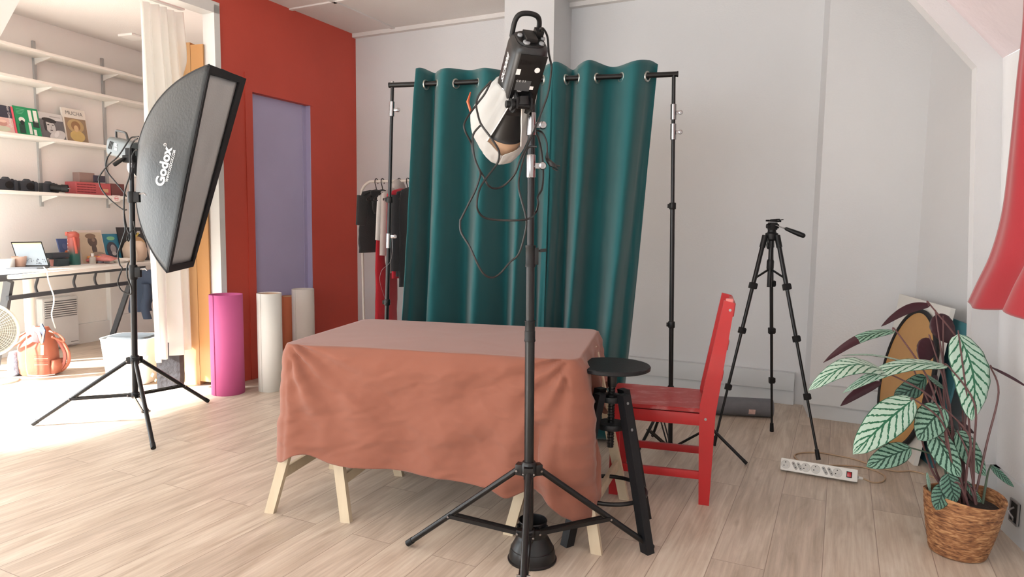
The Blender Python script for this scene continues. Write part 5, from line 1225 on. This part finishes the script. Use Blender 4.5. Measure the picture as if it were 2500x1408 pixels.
patch(o, P_, .70, .96, .34, .56, (44, 60, 58)); patch(o, P_, .1, .34, .08, .40, (40, 70, 62)); blob(o, P_, .25, .55, .13, .09, (232, 236, 230)); blob(o, P_, .25, .45, .09, .08, (40, 50, 50), w=.003)
for k in range(4): patch(o, P_, .08, .44-.04*k, .90-.05*k, .915-.05*k, (120, 200, 160))
o, P_, dn, un = book(115, 172, zh(143, 278, .14, z3), .14, mat('grey_cover', (206, 206, 206), .5), 'magazine with a black and white portrait cover between the green and the gold book')
patch(o, P_, 0, 1, 0, .74, (104, 104, 108)); patch(o, P_, .45, .9, .86, .885, (150, 150, 150))
blob(o, P_, .42, .47, .20, .25, (196, 196, 196), rot=.25); blob(o, P_, .40, .72, .30, .09, (52, 52, 54), w=.0025, rot=-.1); blob(o, P_, .20, .5, .06, .2, (60, 60, 62), w=.0026); blob(o, P_, .66, .16, .36, .2, (206, 206, 206), w=.0022, rot=.35); blob(o, P_, .62, .22, .08, .16, (226, 226, 226), w=.0035, rot=-.7)
for u_ in (.33, .52): blob(o, P_, u_, .55, .045, .018, (50, 50, 52), w=.004)
blob(o, P_, .43, .35, .06, .018, (70, 64, 66), w=.004); blob(o, P_, .44, .45, .018, .05, (160, 160, 160), w=.004)
o, P_, dn, un = book(172, 227, zh(200, 268, .13, z3), .13, mat('cream_cover', (226, 222, 214), .5), 'cream art book titled MUCHA with a gold picture, last on the shelf', th=.02)
text('MUCHA', .052, P_(.5, .86, .003), dn, un, mat('grey_print', (120, 120, 120)), 'lettering', o, sx=1.0)
patch(o, P_, .06, .97, 0, .72, (150, 130, 108)); blob(o, P_, .5, .50, .36, .2, (184, 160, 118)); blob(o, P_, .5, .50, .2, .14, (150, 116, 84), w=.003); blob(o, P_, .52, .2, .32, .17, (206, 180, 118), w=.003); blob(o, P_, .5, .42, .1, .1, (214, 184, 140), w=.004)
# cameras on shelf four
def camera_body(px, w, h, label, lens=0, dirx=0, hump=True):
    c = LPX(px, .15)+Z*z4; d = ld; o = thing('camera', label, 'camera', c, 'black cameras on the lower shelf')
    m = mat('black_camera_body', (48, 54, 62), .5, var=.12, bump=.15)
    b = B(); b.obox(c+Z*h*.42, d*w/2, ln*.03, Z*h*.42, .008)
    if hump: b.loft([(c+Z*h*.80, d*w*.24, ln*.028), (c+Z*h*.98, d*w*.15, ln*.02), (c+Z*h*1.02, d*w*.12, ln*.015)], 20, 3)
    b.obox(c+d*w*.40+ln*.012+Z*h*.40, d*w*.10, ln*.03, Z*h*.38, .008); b.go('body', m, o)
    b = B(); b.rod(c+d*w*.36+Z*h*.84, c+d*w*.36+Z*h*.90, .010, 14); b.go('mode_dial', m_blkp, o)
    if lens:
        ax_ = (ln+d*dirx).normalized(); b = B(); b.lathe([(.030, 0), (.033, .01), (.033, lens*.6), (.036, lens*.62), (.036, lens), (.028, lens), (.026, lens-.008), (.0, lens-.008)], c+ln*.025+Z*h*.42+d*w*.03, ax_, 28, cap1=False); b.go('lens', m_blkp, o)
        if lens > .1: b = B(); b.obox(c+ln*.025+Z*h*.42+d*w*.03+ax_*(lens+.001), d*.018, ax_*.001, Z*.004); b.go('cap_print', mat('silver_print', (150, 155, 160), .4), o)
    else:
        b = B(); b.lathe([(.034, 0), (.034, .008), (.03, .010), (.0, .010)], c+ln*.03+Z*h*.42+d*w*.05, ln, 26, cap1=False); b.go('body_cap', m_blkp, o)
pw = 1/F*6.3
camera_body(19, .165, .118, 'black camera at the left end of the lower shelf with a raised viewfinder', 0)
camera_body(70, .160, .112, 'black camera without a lens, second from the left on the lower shelf', 0)
camera_body(122, .150, .105, 'black camera with a long lens pointing right on the lower shelf', .14, .9)
# boxes on shelf four
def sbox(px0, px1, y0_, y1_, off, dep, c, label, name, cat_, zb=z4, mm=None):
    a, e_ = LPX(px0, off), LPX(px1, off); h_ = LPZ((px0+px1)/2, y0_, off).z; zb_ = zb if y1_ is None else LPZ((px0+px1)/2, y1_, off).z
    b = B(); b.prism([a+Z*zb_, e_+Z*zb_, e_+Z*h_, a+Z*h_], -ln*dep); bmesh.ops.bevel(b.bm, geom=b.bm.edges[:], offset=.002, segments=1, affect='EDGES')
    return b.go(name, mm or mat('box_%d_%d_%d' % c, c, .6, var=.06, vs=14), None, label, cat_), a, e_, zb_, h_
o, a, e_, zb_, h_ = sbox(189, 274, 446, None, .2, .14, (178, 84, 88), 'low red perforated crate on the lower shelf right of the cameras', 'crate', 'crate')
for r_i in range(4):
    b = B()
    for k in range(16):
        p = a.lerp(e_, .05+k*.033)+Z*(zb_+(h_-zb_)*(.2+.2*r_i))+ln*.0005; b.obox(p, ld*.004, ln*.0012, Z*.005)
    o2 = b.go('perforation_row', mat('dark_red_hole', (110, 44, 52), .8), o)
b = B(); p = a.lerp(e_, .84)+Z*(zb_+(h_-zb_)*.4)+ln*.002; b.obox(p, ld*.03, ln*.001, Z*.018); b.go('sticker', mat('sand_sticker', (196, 156, 120), .6), o)
sbox(199, 236, 422, 445.5, .17, .09, (140, 118, 112), 'small brown cardboard box standing in the red crate', 'cardboard_box', 'box')
sbox(236, 262, 429, 445.0, .19, .09, (52, 50, 66), 'dark box with a white label lying on the red crate', 'small_box', 'box')
sbox(275, 307, 449, None, .19, .12, (106, 62, 62), 'dark brownish red box at the right end of the lower shelf behind the stand', 'box', 'box')
o, a, e_, zb_, h_ = sbox(277, 296, 477, 492, SO+.006, .003, (232, 226, 224), 'white tag with a pink round mark hanging from the lower shelf edge', 'shelf_tag', 'tag')
p = a.lerp(e_, .5)+Z*((zb_+h_)/2)+ln*.001; b = B(); b.tube([p+ld*.022*math.cos(2*PI*k/20)+Z*.022*math.sin(2*PI*k/20) for k in range(20)], .0018, 5, closed=True); b.obox(p, ld*.024, ln*.0008, Z*.004); b.go('round_mark', mat('pink_print', (206, 120, 124), .6), o)
# ---------------------------------------------------------------- convector heater
def LQ(px, py, off): return LPZ(px, py, off)
h00, h10 = LQ(88, 738, .09), LQ(172, 724, .09); hb0, hb1 = LQ(105, 858, .09), LQ(188, 838, .09)
hw0 = LPX(93, .09); hw1 = LPX(181, .09); hz0 = LQ(190, 838, .09).z; hz1 = LQ(174, 723, .09).z
ht_ = thing('heater', 'white electric convector heater on the wall under the desk', 'heater', hw0.lerp(hw1, .5)+Z*hz0)
b = B(); b.prism([hw0+Z*hz0, hw1+Z*hz0, hw1+Z*hz1, hw0+Z*hz1], -ln*.085); bmesh.ops.bevel(b.bm, geom=b.bm.edges[:], offset=.006, segments=2, affect='EDGES'); b.go('body', mat('heater_white', (208, 210, 211), .5), ht_)
b = B(); b.prism([hw0.lerp(hw1, .05)+Z*(hz1-.19)+ln*.001, hw0.lerp(hw1, .95)+Z*(hz1-.19)+ln*.001, hw0.lerp(hw1, .95)+Z*(hz1-.03)+ln*.001, hw0.lerp(hw1, .05)+Z*(hz1-.03)+ln*.001], ln*.002); gr_ = b.go('grille', mat('heater_shadow_gap', (120, 122, 124), .6), ht_)
for k in range(7):
    b = B(); z = hz1-.045-k*.0215; b.bar(hw0.lerp(hw1, .05)+Z*z+ln*.008, hw0.lerp(hw1, .95)+Z*z+ln*.008, .010, .010, Z); b.go('slat', MATS['heater_white'], gr_)
b = B(); p = hw0.lerp(hw1, .85)+Z*(hz0+.03)+ln*.001; b.obox(p, ld*.04, ln*.001, Z*.003); b.go('badge', mat('grey_print', (120, 120, 120)), ht_)
# ---------------------------------------------------------------- desk
DZ = .83
d0, d1 = G(40, 672, DZ), G(372, 640, DZ); d0 = V((d0.x, d0.y, 0)); d1 = V((d1.x, d1.y, 0))
back0 = LW(-1.15, .06); bk1 = LW(1.0, .06)
dsk = thing('desk', 'white topped desk on dark metal trestles in the next room', 'desk', (d0+bk1)/2)
b = B(); left = G(-260, 672, DZ); left = V((left.x, left.y, 0))
dd_ = (d1-d0).normalized(); nd = V((-dd_.y, dd_.x, 0))
pl = [d0+V((-.75, -.02, 0)), d0+V((-.05, 0, 0)), d0+dd_*.05, d1, bk1+V((0, 0, 0)), LW(-1.2, .06)]
b.prism([p+Z*(DZ-.03) for p in pl], Z*.03); bmesh.ops.bevel(b.bm, geom=b.bm.edges[:], offset=.004, segments=2, affect='EDGES'); b.go('desk_top', mat('white_desk_top', (232, 232, 228), .4), dsk)
m_dm = mat('dark_grey_steel', (62, 66, 72), .5, var=.06)
def DK(px, py, Y): return D(px, py, Y)
yA, yB = d0.y+.14, d1.y-.1
def dy(px): return yA+(yB-yA)*(px-20)/(330-20)
# upper rail, lower rail in a vertical plane under the front edge
def DR(px, py): return D(px, py, dy(px))
b = B(); b.bar(DR(-60, 684), DR(352, 650), .03, .05); b.go('upper_rail', m_dm, dsk)
b = B(); b.bar(DR(18, 728), DR(332, 688), .025, .035); b.go('lower_rail', m_dm, dsk)
for px, py in ((90, 712), (183, 700), (234, 692)):
    b = B(); b.tube(catmull([DR(px+5, py-44), DR(px+1, py-28), DR(px-3, py-12), DR(px+1, py+2), DR(px+6, py+5)], 4), .011, 8); b.go('bent_rod', m_dm, dsk)
gl = D(330, 655, dy(330)); gf = G(268, 838); b = B(); b.bar(gl, V((gf.x, gf.y, 0)), .045, .03, V((0, 1, 0))); b.go('trestle_leg', m_dm, dsk)
gl = D(22, 685, dy(22)); gf = G(-14, 905); b = B(); b.bar(gl, V((gf.x, gf.y, 0)), .06, .035, V((0, 1, 0))); b.go('trestle_leg', m_dm, dsk)
b = B(); p = D(69, 690, 5.78); b.rod(V((p.x, p.y, 0)), V((p.x, p.y, DZ-.03)), .040, 28); b.go('round_leg', mat('white_leg', (234, 232, 224), .45), dsk)
# things on the desk
def on_desk(px, py):
    g_ = G(px, py, DZ); dw = (flat(g_)-LW(0)).dot(ln)
    if dw < .34: g_ = LPX(px, .34)
    return V((g_.x, g_.y, DZ+.0005))
def cup(px, py, r, h, c, label, name='cup', cat_='cup', hol=True, r0=.78):
    p = on_desk(px, py); b = B(); b.lathe([(r*r0*.9, 0), (r*r0, .002), (r*.98, h-.004), (r, h), (r*.93, h), (r*r0*.85, .01)], p, Z, 36, cap1=True); return b.go(name, mat('cup_%d_%d_%d' % c, c, .45, var=.03), None, label, cat_), p
sc5 = 5.4/F
cup(42, 652, .057, .102, (208, 172, 152), 'beige paper cup standing in front of the open laptop')
o, p = cup(10, 654, .062, .085, (222, 220, 214), 'white tin standing at the left edge of the desk beside the cup', 'tin', 'tin', r0=.98)
cup(127, 642, .038, .062, (224, 158, 148), 'small pink cup standing right of the laptop')
# laptop
l0 = on_desk(40, 653); l1 = D(121, 650, l0.y+.07); l1.z = DZ+.0005; lx_ = (l1-l0).normalized(); lb = V((-lx_.y, lx_.x, 0)); lb = lb if lb.y > 0 else -lb
tl0, tl1 = D(26, 590, l0.y+.10), D(101, 589, l1.y+.10)
lp = thing('laptop', 'open laptop with a bright screen showing a city picture on the desk', 'laptop', (l0+l1)/2)
b = B(); fb = V((.03, -.20, 0)); b.prism([l0+Z*.001, l1+Z*.001, l1+fb+Z*.001, l0+fb+Z*.001], Z*.014); bmesh.ops.bevel(b.bm, geom=b.bm.edges[:], offset=.003, segments=1, affect='EDGES'); b.go('keyboard_base', mat('laptop_grey', (92, 94, 98), .4, metal=.4), lp)
lz = Z*.012; c0_, c1_2, c2_2, c3_2 = l0+lz, l1+lz, tl1, tl0
nl = (c1_2-c0_).cross(c3_2-c0_).normalized(); nl = nl if nl.y < 0 else -nl
b = B(); b.prism([c0_, c1_2, c2_2, c3_2], -nl*.008); b.go('lid', m_blkp, lp)
def SC(u, v, o_=.001): return c0_.lerp(c1_2, u).lerp(c3_2.lerp(c2_2, u), v)+nl*o_
b = B(); b.prism([SC(.03, .05), SC(.97, .05), SC(.97, .94), SC(.03, .94)], nl*.0006); scr = b.go('screen', mat('lit_screen', (150, 166, 178), .3, emit=(180, 205, 222), es=.25, vs=9, c2=(176, 186, 192)), lp)
b = B(); b.prism([SC(.03, .90, .0018), SC(.97, .90, .0018), SC(.97, .94, .0018), SC(.03, .94, .0018)], nl*.0004); b.go('browser_bar', mat('screen_bar', (236, 222, 160), .3, emit=(236, 222, 160), es=.15), scr)
b = B(); rd_ = random.Random(3)
for k in range(34):
    u_ = rd_.uniform(.12, .93); v_ = rd_.uniform(.08, .26)+.25*math.exp(-((u_-.42)/.1)**2)*rd_.random(); w_ = rd_.uniform(.01, .035); h_ = rd_.uniform(.02, .09); b.prism([SC(u_, v_, .0018), SC(u_+w_, v_, .0018), SC(u_+w_*.8, v_+h_, .0018), SC(u_+w_*.1, v_+h_, .0018)], nl*.0003)
x_ = b.go('picture', mat('screen_grey', (96, 106, 120), .4, emit=(120, 130, 142), es=.12), scr); x_['kind'] = 'stuff'
# white cable
b = B(); cb = [on_desk(58, 652), on_desk(72, 648), on_desk(90, 647), on_desk(105, 652)]; P = [p+Z*.006 for p in cb]+[D(114, 662, d0.y-.0), D(118, 682, d0.y-.05), D(124, 702, d0.y-.05), D(131, 722, d0.y-.03), D(131, 742, d0.y), D(126, 765, d0.y+.1), D(130, 785, d0.y+.3), D(135, 800, d0.y+.5)]
b.tube(catmull(P, 6), .0045, 8); b.go('cable', mat('white_cable', (232, 232, 230), .5), None, 'white charging cable running over the desk edge towards the heater', 'cable')
# bottle
p = on_desk(177, 640); hb2 = D(177, 565, p.y).z-DZ
bo = thing('water_bottle', 'tall orange to green water bottle with a loop lid on the desk', 'bottle', p)
def grad():
    m = mat('bottle_gradient', (170, 84, 74), .35); nt = m.node_tree; b_ = nt.nodes['Principled BSDF']; tc = N(nt, 'ShaderNodeTexCoord'); sp_ = N(nt, 'ShaderNodeSeparateXYZ'); nt.links.new(tc.outputs['Generated'], sp_.inputs[0])
    cr = N(nt, 'ShaderNodeValToRGB'); cr.color_ramp.elements[0].position = .35; cr.color_ramp.elements[0].color = rgb((48, 104, 98)); cr.color_ramp.elements[1].position = .72; cr.color_ramp.elements[1].color = rgb((170, 84, 74)); nt.links.new(sp_.outputs[2], cr.inputs[0]); nt.links.new(cr.outputs[0], b_.inputs['Base Color']); return m
rb2 = 13.0/F*p.y
b = B(); b.lathe([(rb2*.93, 0), (rb2, .006), (rb2, hb2*.78), (rb2*.9, hb2*.83)], p, Z, 32); b.go('body', grad(), bo)
b = B(); b.lathe([(rb2*.9, hb2*.82), (rb2*.98, hb2*.84), (rb2*.98, hb2*.93), (rb2*.8, hb2*.96), (rb2*.5, hb2*1.0)], p, Z, 32); b.go('lid', mat('coral_plastic', (180, 92, 78), .4), bo)
b = B(); b.obox(p+Z*hb2*.93+V((-rb2, -.01, 0)), (.012, 0, 0), (0, .014, 0), (0, 0, .018), .004); b.tube(catmull([p+Z*hb2*.83+V((rb2*.6, -rb2*.8, 0)), p+Z*hb2*.6+V((rb2*.9, -rb2*.9, 0)), p+Z*hb2*.35+V((rb2*1.0, -rb2*.8, 0))], 4), .011, 8); b.go('carry_strap', mat('bright_coral', (200, 98, 82), .5), bo)
for k in range(7): b = B(); b.lathe([(.005, 0), (.005, .001)], p+V((-rb2*.55, -rb2*.84, hb2*(.12+k*.105))), V((-.5, -.85, 0)), 10); b.go('measure_mark', m_lbl, bo)
# books and frames on the desk
def dbook(px0, px1, ytop, off, m, label, cat_='book', th=.015, lean_=.07, name='book'):
    z = DZ+.001; h = LPZ((px0+px1)/2, ytop, off).z-z
    return book(px0, px1, h, off, m, label, z=z, th=th, lean_=lean_, name=name)
o, P_, dn, un = dbook(190, 258, 562, .26, mat('pale_cover', (206, 196, 188), .6), 'pale book with a painted head on the cover standing on the desk')
patch(o, P_, .12, .97, .0, .93, (192, 180, 158)); blob(o, P_, .60, .66, .17, .17, (92, 80, 74)); blob(o, P_, .56, .82, .19, .08, (124, 104, 88), w=.0025); blob(o, P_, .62, .42, .09, .16, (84, 74, 72), w=.0026); blob(o, P_, .70, .22, .3, .12, (150, 138, 124), w=.003); blob(o, P_, .64, .70, .06, .05, (130, 112, 100), w=.003)
o, P_, dn, un = dbook(252, 297, 571, .24, mat('turquoise_cover', (46, 120, 148), .5), 'turquoise book with a dark figure next to the pale book on the desk')
blob(o, P_, .55, .42, .3, .3, (60, 64, 78)); blob(o, P_, .6, .46, .15, .16, (150, 148, 152), w=.0026); blob(o, P_, .58, .84, .22, .07, (120, 180, 140), w=.0026); patch(o, P_, .0, 1, 0, .08, (170, 70, 70)); blob(o, P_, .6, .3, .12, .07, (186, 184, 186), w=.003)
o, P_, dn, un = dbook(297, 362, 555, .25, mat('black_cover', (40, 38, 42), .5), 'large dark magazine with a golden face on the cover behind the stand pole')
text('VOGUE', .05, P_(.62, .87, .003), dn, un, m_lbl, 'lettering', o) if False else text('neve', .06, P_(.66, .86, .003), dn, un, m_lbl, 'lettering', o, off=.001)
blob(o, P_, .66, .45, .3, .28, (186, 152, 112)); blob(o, P_, .66, .40, .16, .2, (206, 160, 132), w=.0026); blob(o, P_, .62, .44, .045, .02, (50, 40, 40), w=.0035); blob(o, P_, .6, .74, .2, .05, (196, 176, 90), w=.003, rot=.5); blob(o, P_, .68, .28, .07, .02, (170, 60, 60), w=.0035)
o, P_, dn, un = dbook(150, 176, 583, .20, mat('blue_cover', (74, 92, 136), .5), 'small blue and orange book half hidden behind the water bottle'); blob(o, P_, .6, .3, .3, .25, (206, 120, 84)); blob(o, P_, .5, .7, .2, .12, (96, 108, 150), w=.003)
# black boxes / camera on desk
o, a, e_, zb_, h_ = sbox(125, 166, 617, 630, .40, .1, (52, 58, 66), 'flat dark camera lying between the laptop and the bottle', 'compact_camera', 'camera', zb=DZ+.001); 
sbox(137, 165, 631, None, .42, .12, (44, 60, 66), 'dark teal case under the compact camera on the desk', 'case', 'case', zb=DZ+.001)
# snack packet
p = on_desk(238, 636); b = B(); L_ = .36
secs = []
for k in range(13):
    t = k/12; secs.append((p+V((-.17+.34*t, .02*math.sin(t*4), .022+.022*math.sin(PI*t)+.02*t)), V((0, .07*(.75+.25*math.sin(PI*t)), .01)), V((0, 0, .004+.026*math.sin(PI*t)**.7))))
b.loft(secs, 20, 2.2); 
for v in b.bm.verts: v.co += Z*.008*noise.noise(v.co*22)
pk = b.go('snack_packet', mat('red_white_packet', (190, 30, 50), .35, vs=14, c2=(206, 160, 152), var=.1), None, 'crinkled red and white snack packet lying in front of the books', 'packet')
b = B()
for k in range(3): q_ = p+V((-.08+.05*k, -.03, .062)); b.loft([(q_-Z*.01, V((.018, 0, 0)), V((0, .016, 0))), (q_+Z*.008, V((.02, 0, 0)), V((0, .016, 0))), (q_+Z*.012, V((.008, 0, 0)), V((0, .006, 0)))], 12)
b.go('picture', mat('amber_print', (214, 150, 84), .5), pk)
# small bottles in front of the pale book
for px, c, lab, nm in ((222, (206, 204, 194), 'small glass bottle with a white cap standing behind the snack packet', 'perfume_bottle'), (241, (150, 152, 158), 'small grey glass jar beside the capped bottle behind the snack packet', 'glass_jar')):
    q_ = LPX(px, .36)+Z*(DZ+.0005); h_ = .105 if px == 222 else .08; o = thing(nm, lab, 'bottle', q_); b = B(); b.lathe([(.026, 0), (.029, .004), (.029, h_*.62), (.012, h_*.72)], q_, Z, 20); b.go('glass', mat('glass_%d' % c[0], c, .15, alpha=.75), o); b = B(); b.rod(q_+Z*h_*.7, q_+Z*h_, .014 if px == 222 else .018, 16); b.go('cap', m_wht if px == 222 else m_alu, o)
# white tissue box + cloth
p = on_desk(262, 637); b = B(); b.obox(p+Z*.014+V((-.02, 0, 0)), (.045, .01, 0), (0, .03, 0), (0, 0, .014), .003); b.go('white_box', m_wht, None, 'small flat white box lying right of the snack packet', 'box')
p = on_desk(290, 638); b = B(); b.loft([(p+V((-.10+.2*t, 0, .02+.006*math.sin(t*9))), V((0, .05, 0)), V((0, 0, .006+.022*math.sin(PI*t)))) for t in [k/10 for k in range(11)]], 18, 2.2)
for v in b.bm.verts: v.co += Z*.012*noise.noise(v.co*18)
b.go('tissue', mat('white_tissue', (232, 228, 222), .9), None, 'crumpled white tissue lying in front of the turquoise book', 'tissue')
# papers on the desk
for i, (px, py, rot, c) in enumerate(((150, 646, .1, (228, 228, 224)), (190, 643, -.1, (222, 224, 226)), (225, 641, .05, (216, 196, 190)))):
    p = on_desk(px, py)+Z*(.0008*i); b = B(); b.obox(p+Z*.0006, V((.13*math.cos(rot), .13*math.sin(rot), 0)), V((-.09*math.sin(rot), .09*math.cos(rot), 0)), Z*.0005); b.go('sheet_of_paper', mat('sheet_%d' % i, c, .7), None, ('white sheet of paper lying right of the laptop', 'pale sheet of paper lying under the water bottle', 'pinkish sheet of paper lying before the snack packet')[i], 'paper', 'loose papers on the desk')
# beige pouch bag hanging/standing on the desk by the pole
p = on_desk(326, 634); b = B(); s_ = p.y/F; 
b.loft([(p+Z*.002+V((-.01, 0, 0)), V((21*s_, 0, 0)), V((0, .07, 0))), (p+Z*.05, V((26*s_, 0, 0)), V((0, .09, 0))), (p+Z*.13, V((27*s_, 0, 0)), V((0, .085, 0))), (p+Z*.19, V((23*s_, 0, 0)), V((0, .06, 0))), (p+Z*.215, V((18*s_, 0, 0)), V((0, .03, 0)))], 28, 2.6)
for v in b.bm.verts: v.co += V((1, 1, 1))*.008*noise.noise(v.co*11)
hb3 = b.go('handbag', mat('beige_leather', (196, 176, 156), .55, var=.04, bump=.1), None, 'beige leather pouch bag with thin straps standing on the desk behind the pole', 'handbag')
b = B(); b.tube(catmull([p+V((.03, -.09, .19)), p+V((.06, -.11, .12)), p+V((.05, -.12, .03)), p+V((.07, -.13, -.06))], 5), .006, 8); b.tube(catmull([p+V((.05, -.09, .16)), p+V((.09, -.12, .08)), p+V((.08, -.13, -.05))], 5), .005, 8); b.go('strap', mat('pale_strap', (206, 190, 172), .6), hb3)
# navy jacket hanging at desk end
p = D(352, 655, dy(340)-.18); b = B(); secs = []
for k in range(12):
    t = k/11; z = p.z-.02-t*(.42); secs.append((V((p.x-.02+.04*math.sin(t*5), p.y, z)), V((.13*(.75+.3*math.sin(PI*t*.9)), 0, .01)), V((0, .06*(1-.3*t), 0))))
b.loft(secs, 26, 2.4)
for v in b.bm.verts: v.co += V((1, .6, .2))*.028*noise.noise(v.co*6)
jk = b.go('jacket', mat('navy_cloth', (54, 68, 88), .9, var=.08, bump=.2), None, 'dark navy jacket hanging from the right end of the desk', 'jacket')
b = B(); b.loft([(V((p.x+.05+.015*math.sin(k), p.y-.08, p.z-.15-.05*k)), V((.04, 0, 0)), V((0, .035, 0))) for k in range(8)], 16); b.go('sleeve', MATS['navy_cloth'], jk)
# ---------------------------------------------------------------- rucksack
Yb = flat(G(105, 920)).y+.08; sB = Yb/F
bag = thing('backpack', 'salmon pink leather backpack with an open zip top standing under the desk', 'backpack', V((D(105, 900, Yb).x, Yb, 0)))
m_bag = mat('salmon_leather', (158, 92, 70), .5, var=.05, vs=6, bump=.12, bs=120); m_bagd = mat('dark_rose_lining', (150, 66, 66), .6); m_pip = mat('pale_piping', (236, 206, 190), .5)
def BG(px, py, dy_=0): return D(px, py, Yb+dy_)
rowsb = [(916, 66, 137), (908, 60, 138), (890, 56, 137), (865, 54, 134), (845, 54, 131), (825, 58, 127), (808, 66, 122), (797, 78, 116)]
b = B(); secs = []
for i, (y, xl, xr) in enumerate(rowsb):
    c_ = BG((xl+xr)/2, y, .02); dp = (.10 if i else .095)*(1 if i < 5 else (.8, .5, .28)[i-5]); c_.z = max(c_.z, .003) if i else .003
    secs.append((c_, V(((xr-xl)/2*sB, 0, 0)), V((0, dp, 0))))
b.loft(secs, 36, 4); b.go('body', m_bag, bag)
b = B(); pz = [BG(82, 796, -.05), BG(92, 806, -.09), BG(99, 820, -.11), BG(102, 838, -.12), BG(105, 820, -.11), BG(108, 805, -.08), BG(100, 791, -.02)]
b.tube(catmull(pz, 5), .006, 8); b.go('zip_edge', m_pip, bag)
b = B(); b.prism([BG(95, 800, -.092), BG(101, 836, -.115), BG(105, 836, -.115), BG(110, 806, -.09), BG(102, 790, -.06)], V((0, .01, 0))); b.go('opening', mat('dark_blue_inside', (62, 72, 96), .6), bag)
b = B(); b.prism([BG(83, 808, -.088), BG(79, 834, -.103), BG(96, 837, -.106), BG(90, 815, -.10)], V((0, .004, 0))); b.go('side_flap', m_bagd, bag)
b = B(); b.tube(catmull([BG(62, 812, -.06), BG(40, 825, -.08), BG(22, 838, -.1), BG(28, 846, -.1), BG(50, 834, -.1), BG(66, 820, -.09)], 5), .0085, 8); b.go('top_handle', m_bag, bag)
b = B(); b.tube(catmull([BG(121, 808, 0), BG(140, 815, -.02), BG(156, 829, -.03), BG(150, 832, -.03), BG(136, 826, -.05), BG(126, 822, -.08)], 5), .0085, 8); b.go('top_handle', m_bag, bag)
for o_ in (0, 6): b = B(); b.tube(catmull([BG(138+o_, 826, .05), BG(148+o_*1.5, 840, .04), BG(158+o_*1.6, 862, .03), BG(156+o_*1.8, 885, .03), BG(146+o_, 903, .04), BG(135+o_, 904, .08)], 6), .013, 8); b.go('shoulder_strap', m_bag if o_ else mat('rose_leather', (176, 108, 98), .55), bag)
b = B(); b.tube(catmull([BG(66, 818, -.095), BG(63, 850, -.112), BG(64, 890, -.115), BG(68, 914, -.11)], 5), .004, 6); b.tube(catmull([BG(68, 916, -.11), BG(100, 917, -.115), BG(134, 913, -.10)], 4), .004, 6); b.go('piping', m_pip, bag)
for k in range(4): b = B(); b.bar(BG(84, 868+k*7.5, -.109), BG(117, 867.5+k*7.5, -.109), .003, .0025); b.go('stitched_line', m_pip if k % 2 else mat('brown_stitching', (120, 66, 50), .6), bag)
b = B(); b.loft([(BG(103, 842, -.12), V((.012, 0, 0)), V((0, .004, 0))), (BG(103, 866, -.12), V((.012, 0, 0)), V((0, .004, 0)))], 12, 4); b.go('zip_tag', m_pip, bag)
b = B(); b.loft([(BG(140, 876, .02), V((.02, 0, 0)), V((0, .06, 0))), (BG(143, 890, .02), V((.035, 0, 0)), V((0, .07, 0))), (BG(139, 908, .02), V((.025, 0, 0)), V((0, .06, 0)))], 16, 3); b.go('side_pocket', m_bag, bag)
# glittery pouch at bag's left
b = B(); q_ = BG(41, 912, -.02); q_.z = 0.004; b.loft([(q_, V((.028, 0, 0)), V((0, .06, 0))), (q_+Z*.02, V((.042, 0, 0)), V((0, .07, 0))), (q_+Z*.13, V((.045, 0, 0)), V((0, .06, 0))), (q_+Z*.19, V((.03, 0, 0)), V((0, .05, 0)))], 22, 3)
pch = b.go('pouch', mat('blue_glitter_fabric', (96, 116, 150), .35, vs=90, var=.4, c2=(200, 212, 232), bump=.6, bs=150), None, 'blue glittery pouch standing against the left side of the salmon backpack', 'pouch')
b = B(); b.obox(BG(30, 900, -.09), (.012, 0, .002), (0, .001, 0), (0, 0, .02)); b.go('tag', m_lbl, pch)
b = B(); b.loft([(BG(27, 872, -.09), V((.006, 0, 0)), V((0, .003, 0))), (BG(21, 884, -.09), V((.009, 0, 0)), V((0, .003, 0)))], 10); b.go('zip_pull', m_pip, pch)
# ---------------------------------------------------------------- fan at the left edge
fc_ = D(-30, 806, 5.05); rfan = 64/F*5.05; fax = V((.35, -.93, .05)).normalized()
fan = thing('fan', 'round beige fan with a mesh grille at the left edge beside the backpack', 'fan', flat(fc_))
m_fan = mat('beige_fan_plastic', (206, 200, 184), .5)
xf, yf, _ = basis(fax)
b = B(); b.tube([fc_+xf*rfan*math.cos(2*PI*k/48)+yf*rfan*math.sin(2*PI*k/48) for k in range(48)], .010, 10, closed=True); rim_ = b.go('grille_rim', m_fan, fan)
b = B()
for r_k in range(1, 15):
    rr2 = rfan*r_k/15; b.tube([fc_+fax*(.03*(1-(r_k/15)**2))+xf*rr2*math.cos(2*PI*k/40)+yf*rr2*math.sin(2*PI*k/40) for k in range(40)], .0014, 4, closed=True)
for k in range(40):
    a = 2*PI*k/40; b.tube([fc_+fax*(.03*(1-(t/6)**2))+(xf*math.cos(a)+yf*math.sin(a))*rfan*max(t, .5)/6 for t in range(7)], .0012, 4)
b.go('front_grille', m_fan, fan)
b = B(); b.lathe([(rfan*.96, 0), (rfan*.97, .03), (rfan*.8, .07), (rfan*.4, .09), (.01, .092)], fc_-fax*.005, -fax, 40, cap0=False); b.go('rear_housing', mat('grey_beige_housing', (150, 148, 140), .6), fan)
b = B(); b.rod(fc_-fax*.06, V((fc_.x, fc_.y+.06, .03)), .02, 14); b.go('post', m_fan, fan)
b = B(); b.lathe([(.14, 0), (.14, .012), (.05, .03)], V((fc_.x, fc_.y+.06, 0)), Z, 32); b.go('base', m_fan, fan)
# ceiling bits in the next room
p = D(322, 66, 7.0); p.z = LZ
b = B(); b.obox(p-Z*.012, ld*.09, ln*.09, Z*.012, .004); b.go('ceiling_hatch', m_white2, None, 'small square white cover on the ceiling of the next room', 'ceiling cover', org=p)
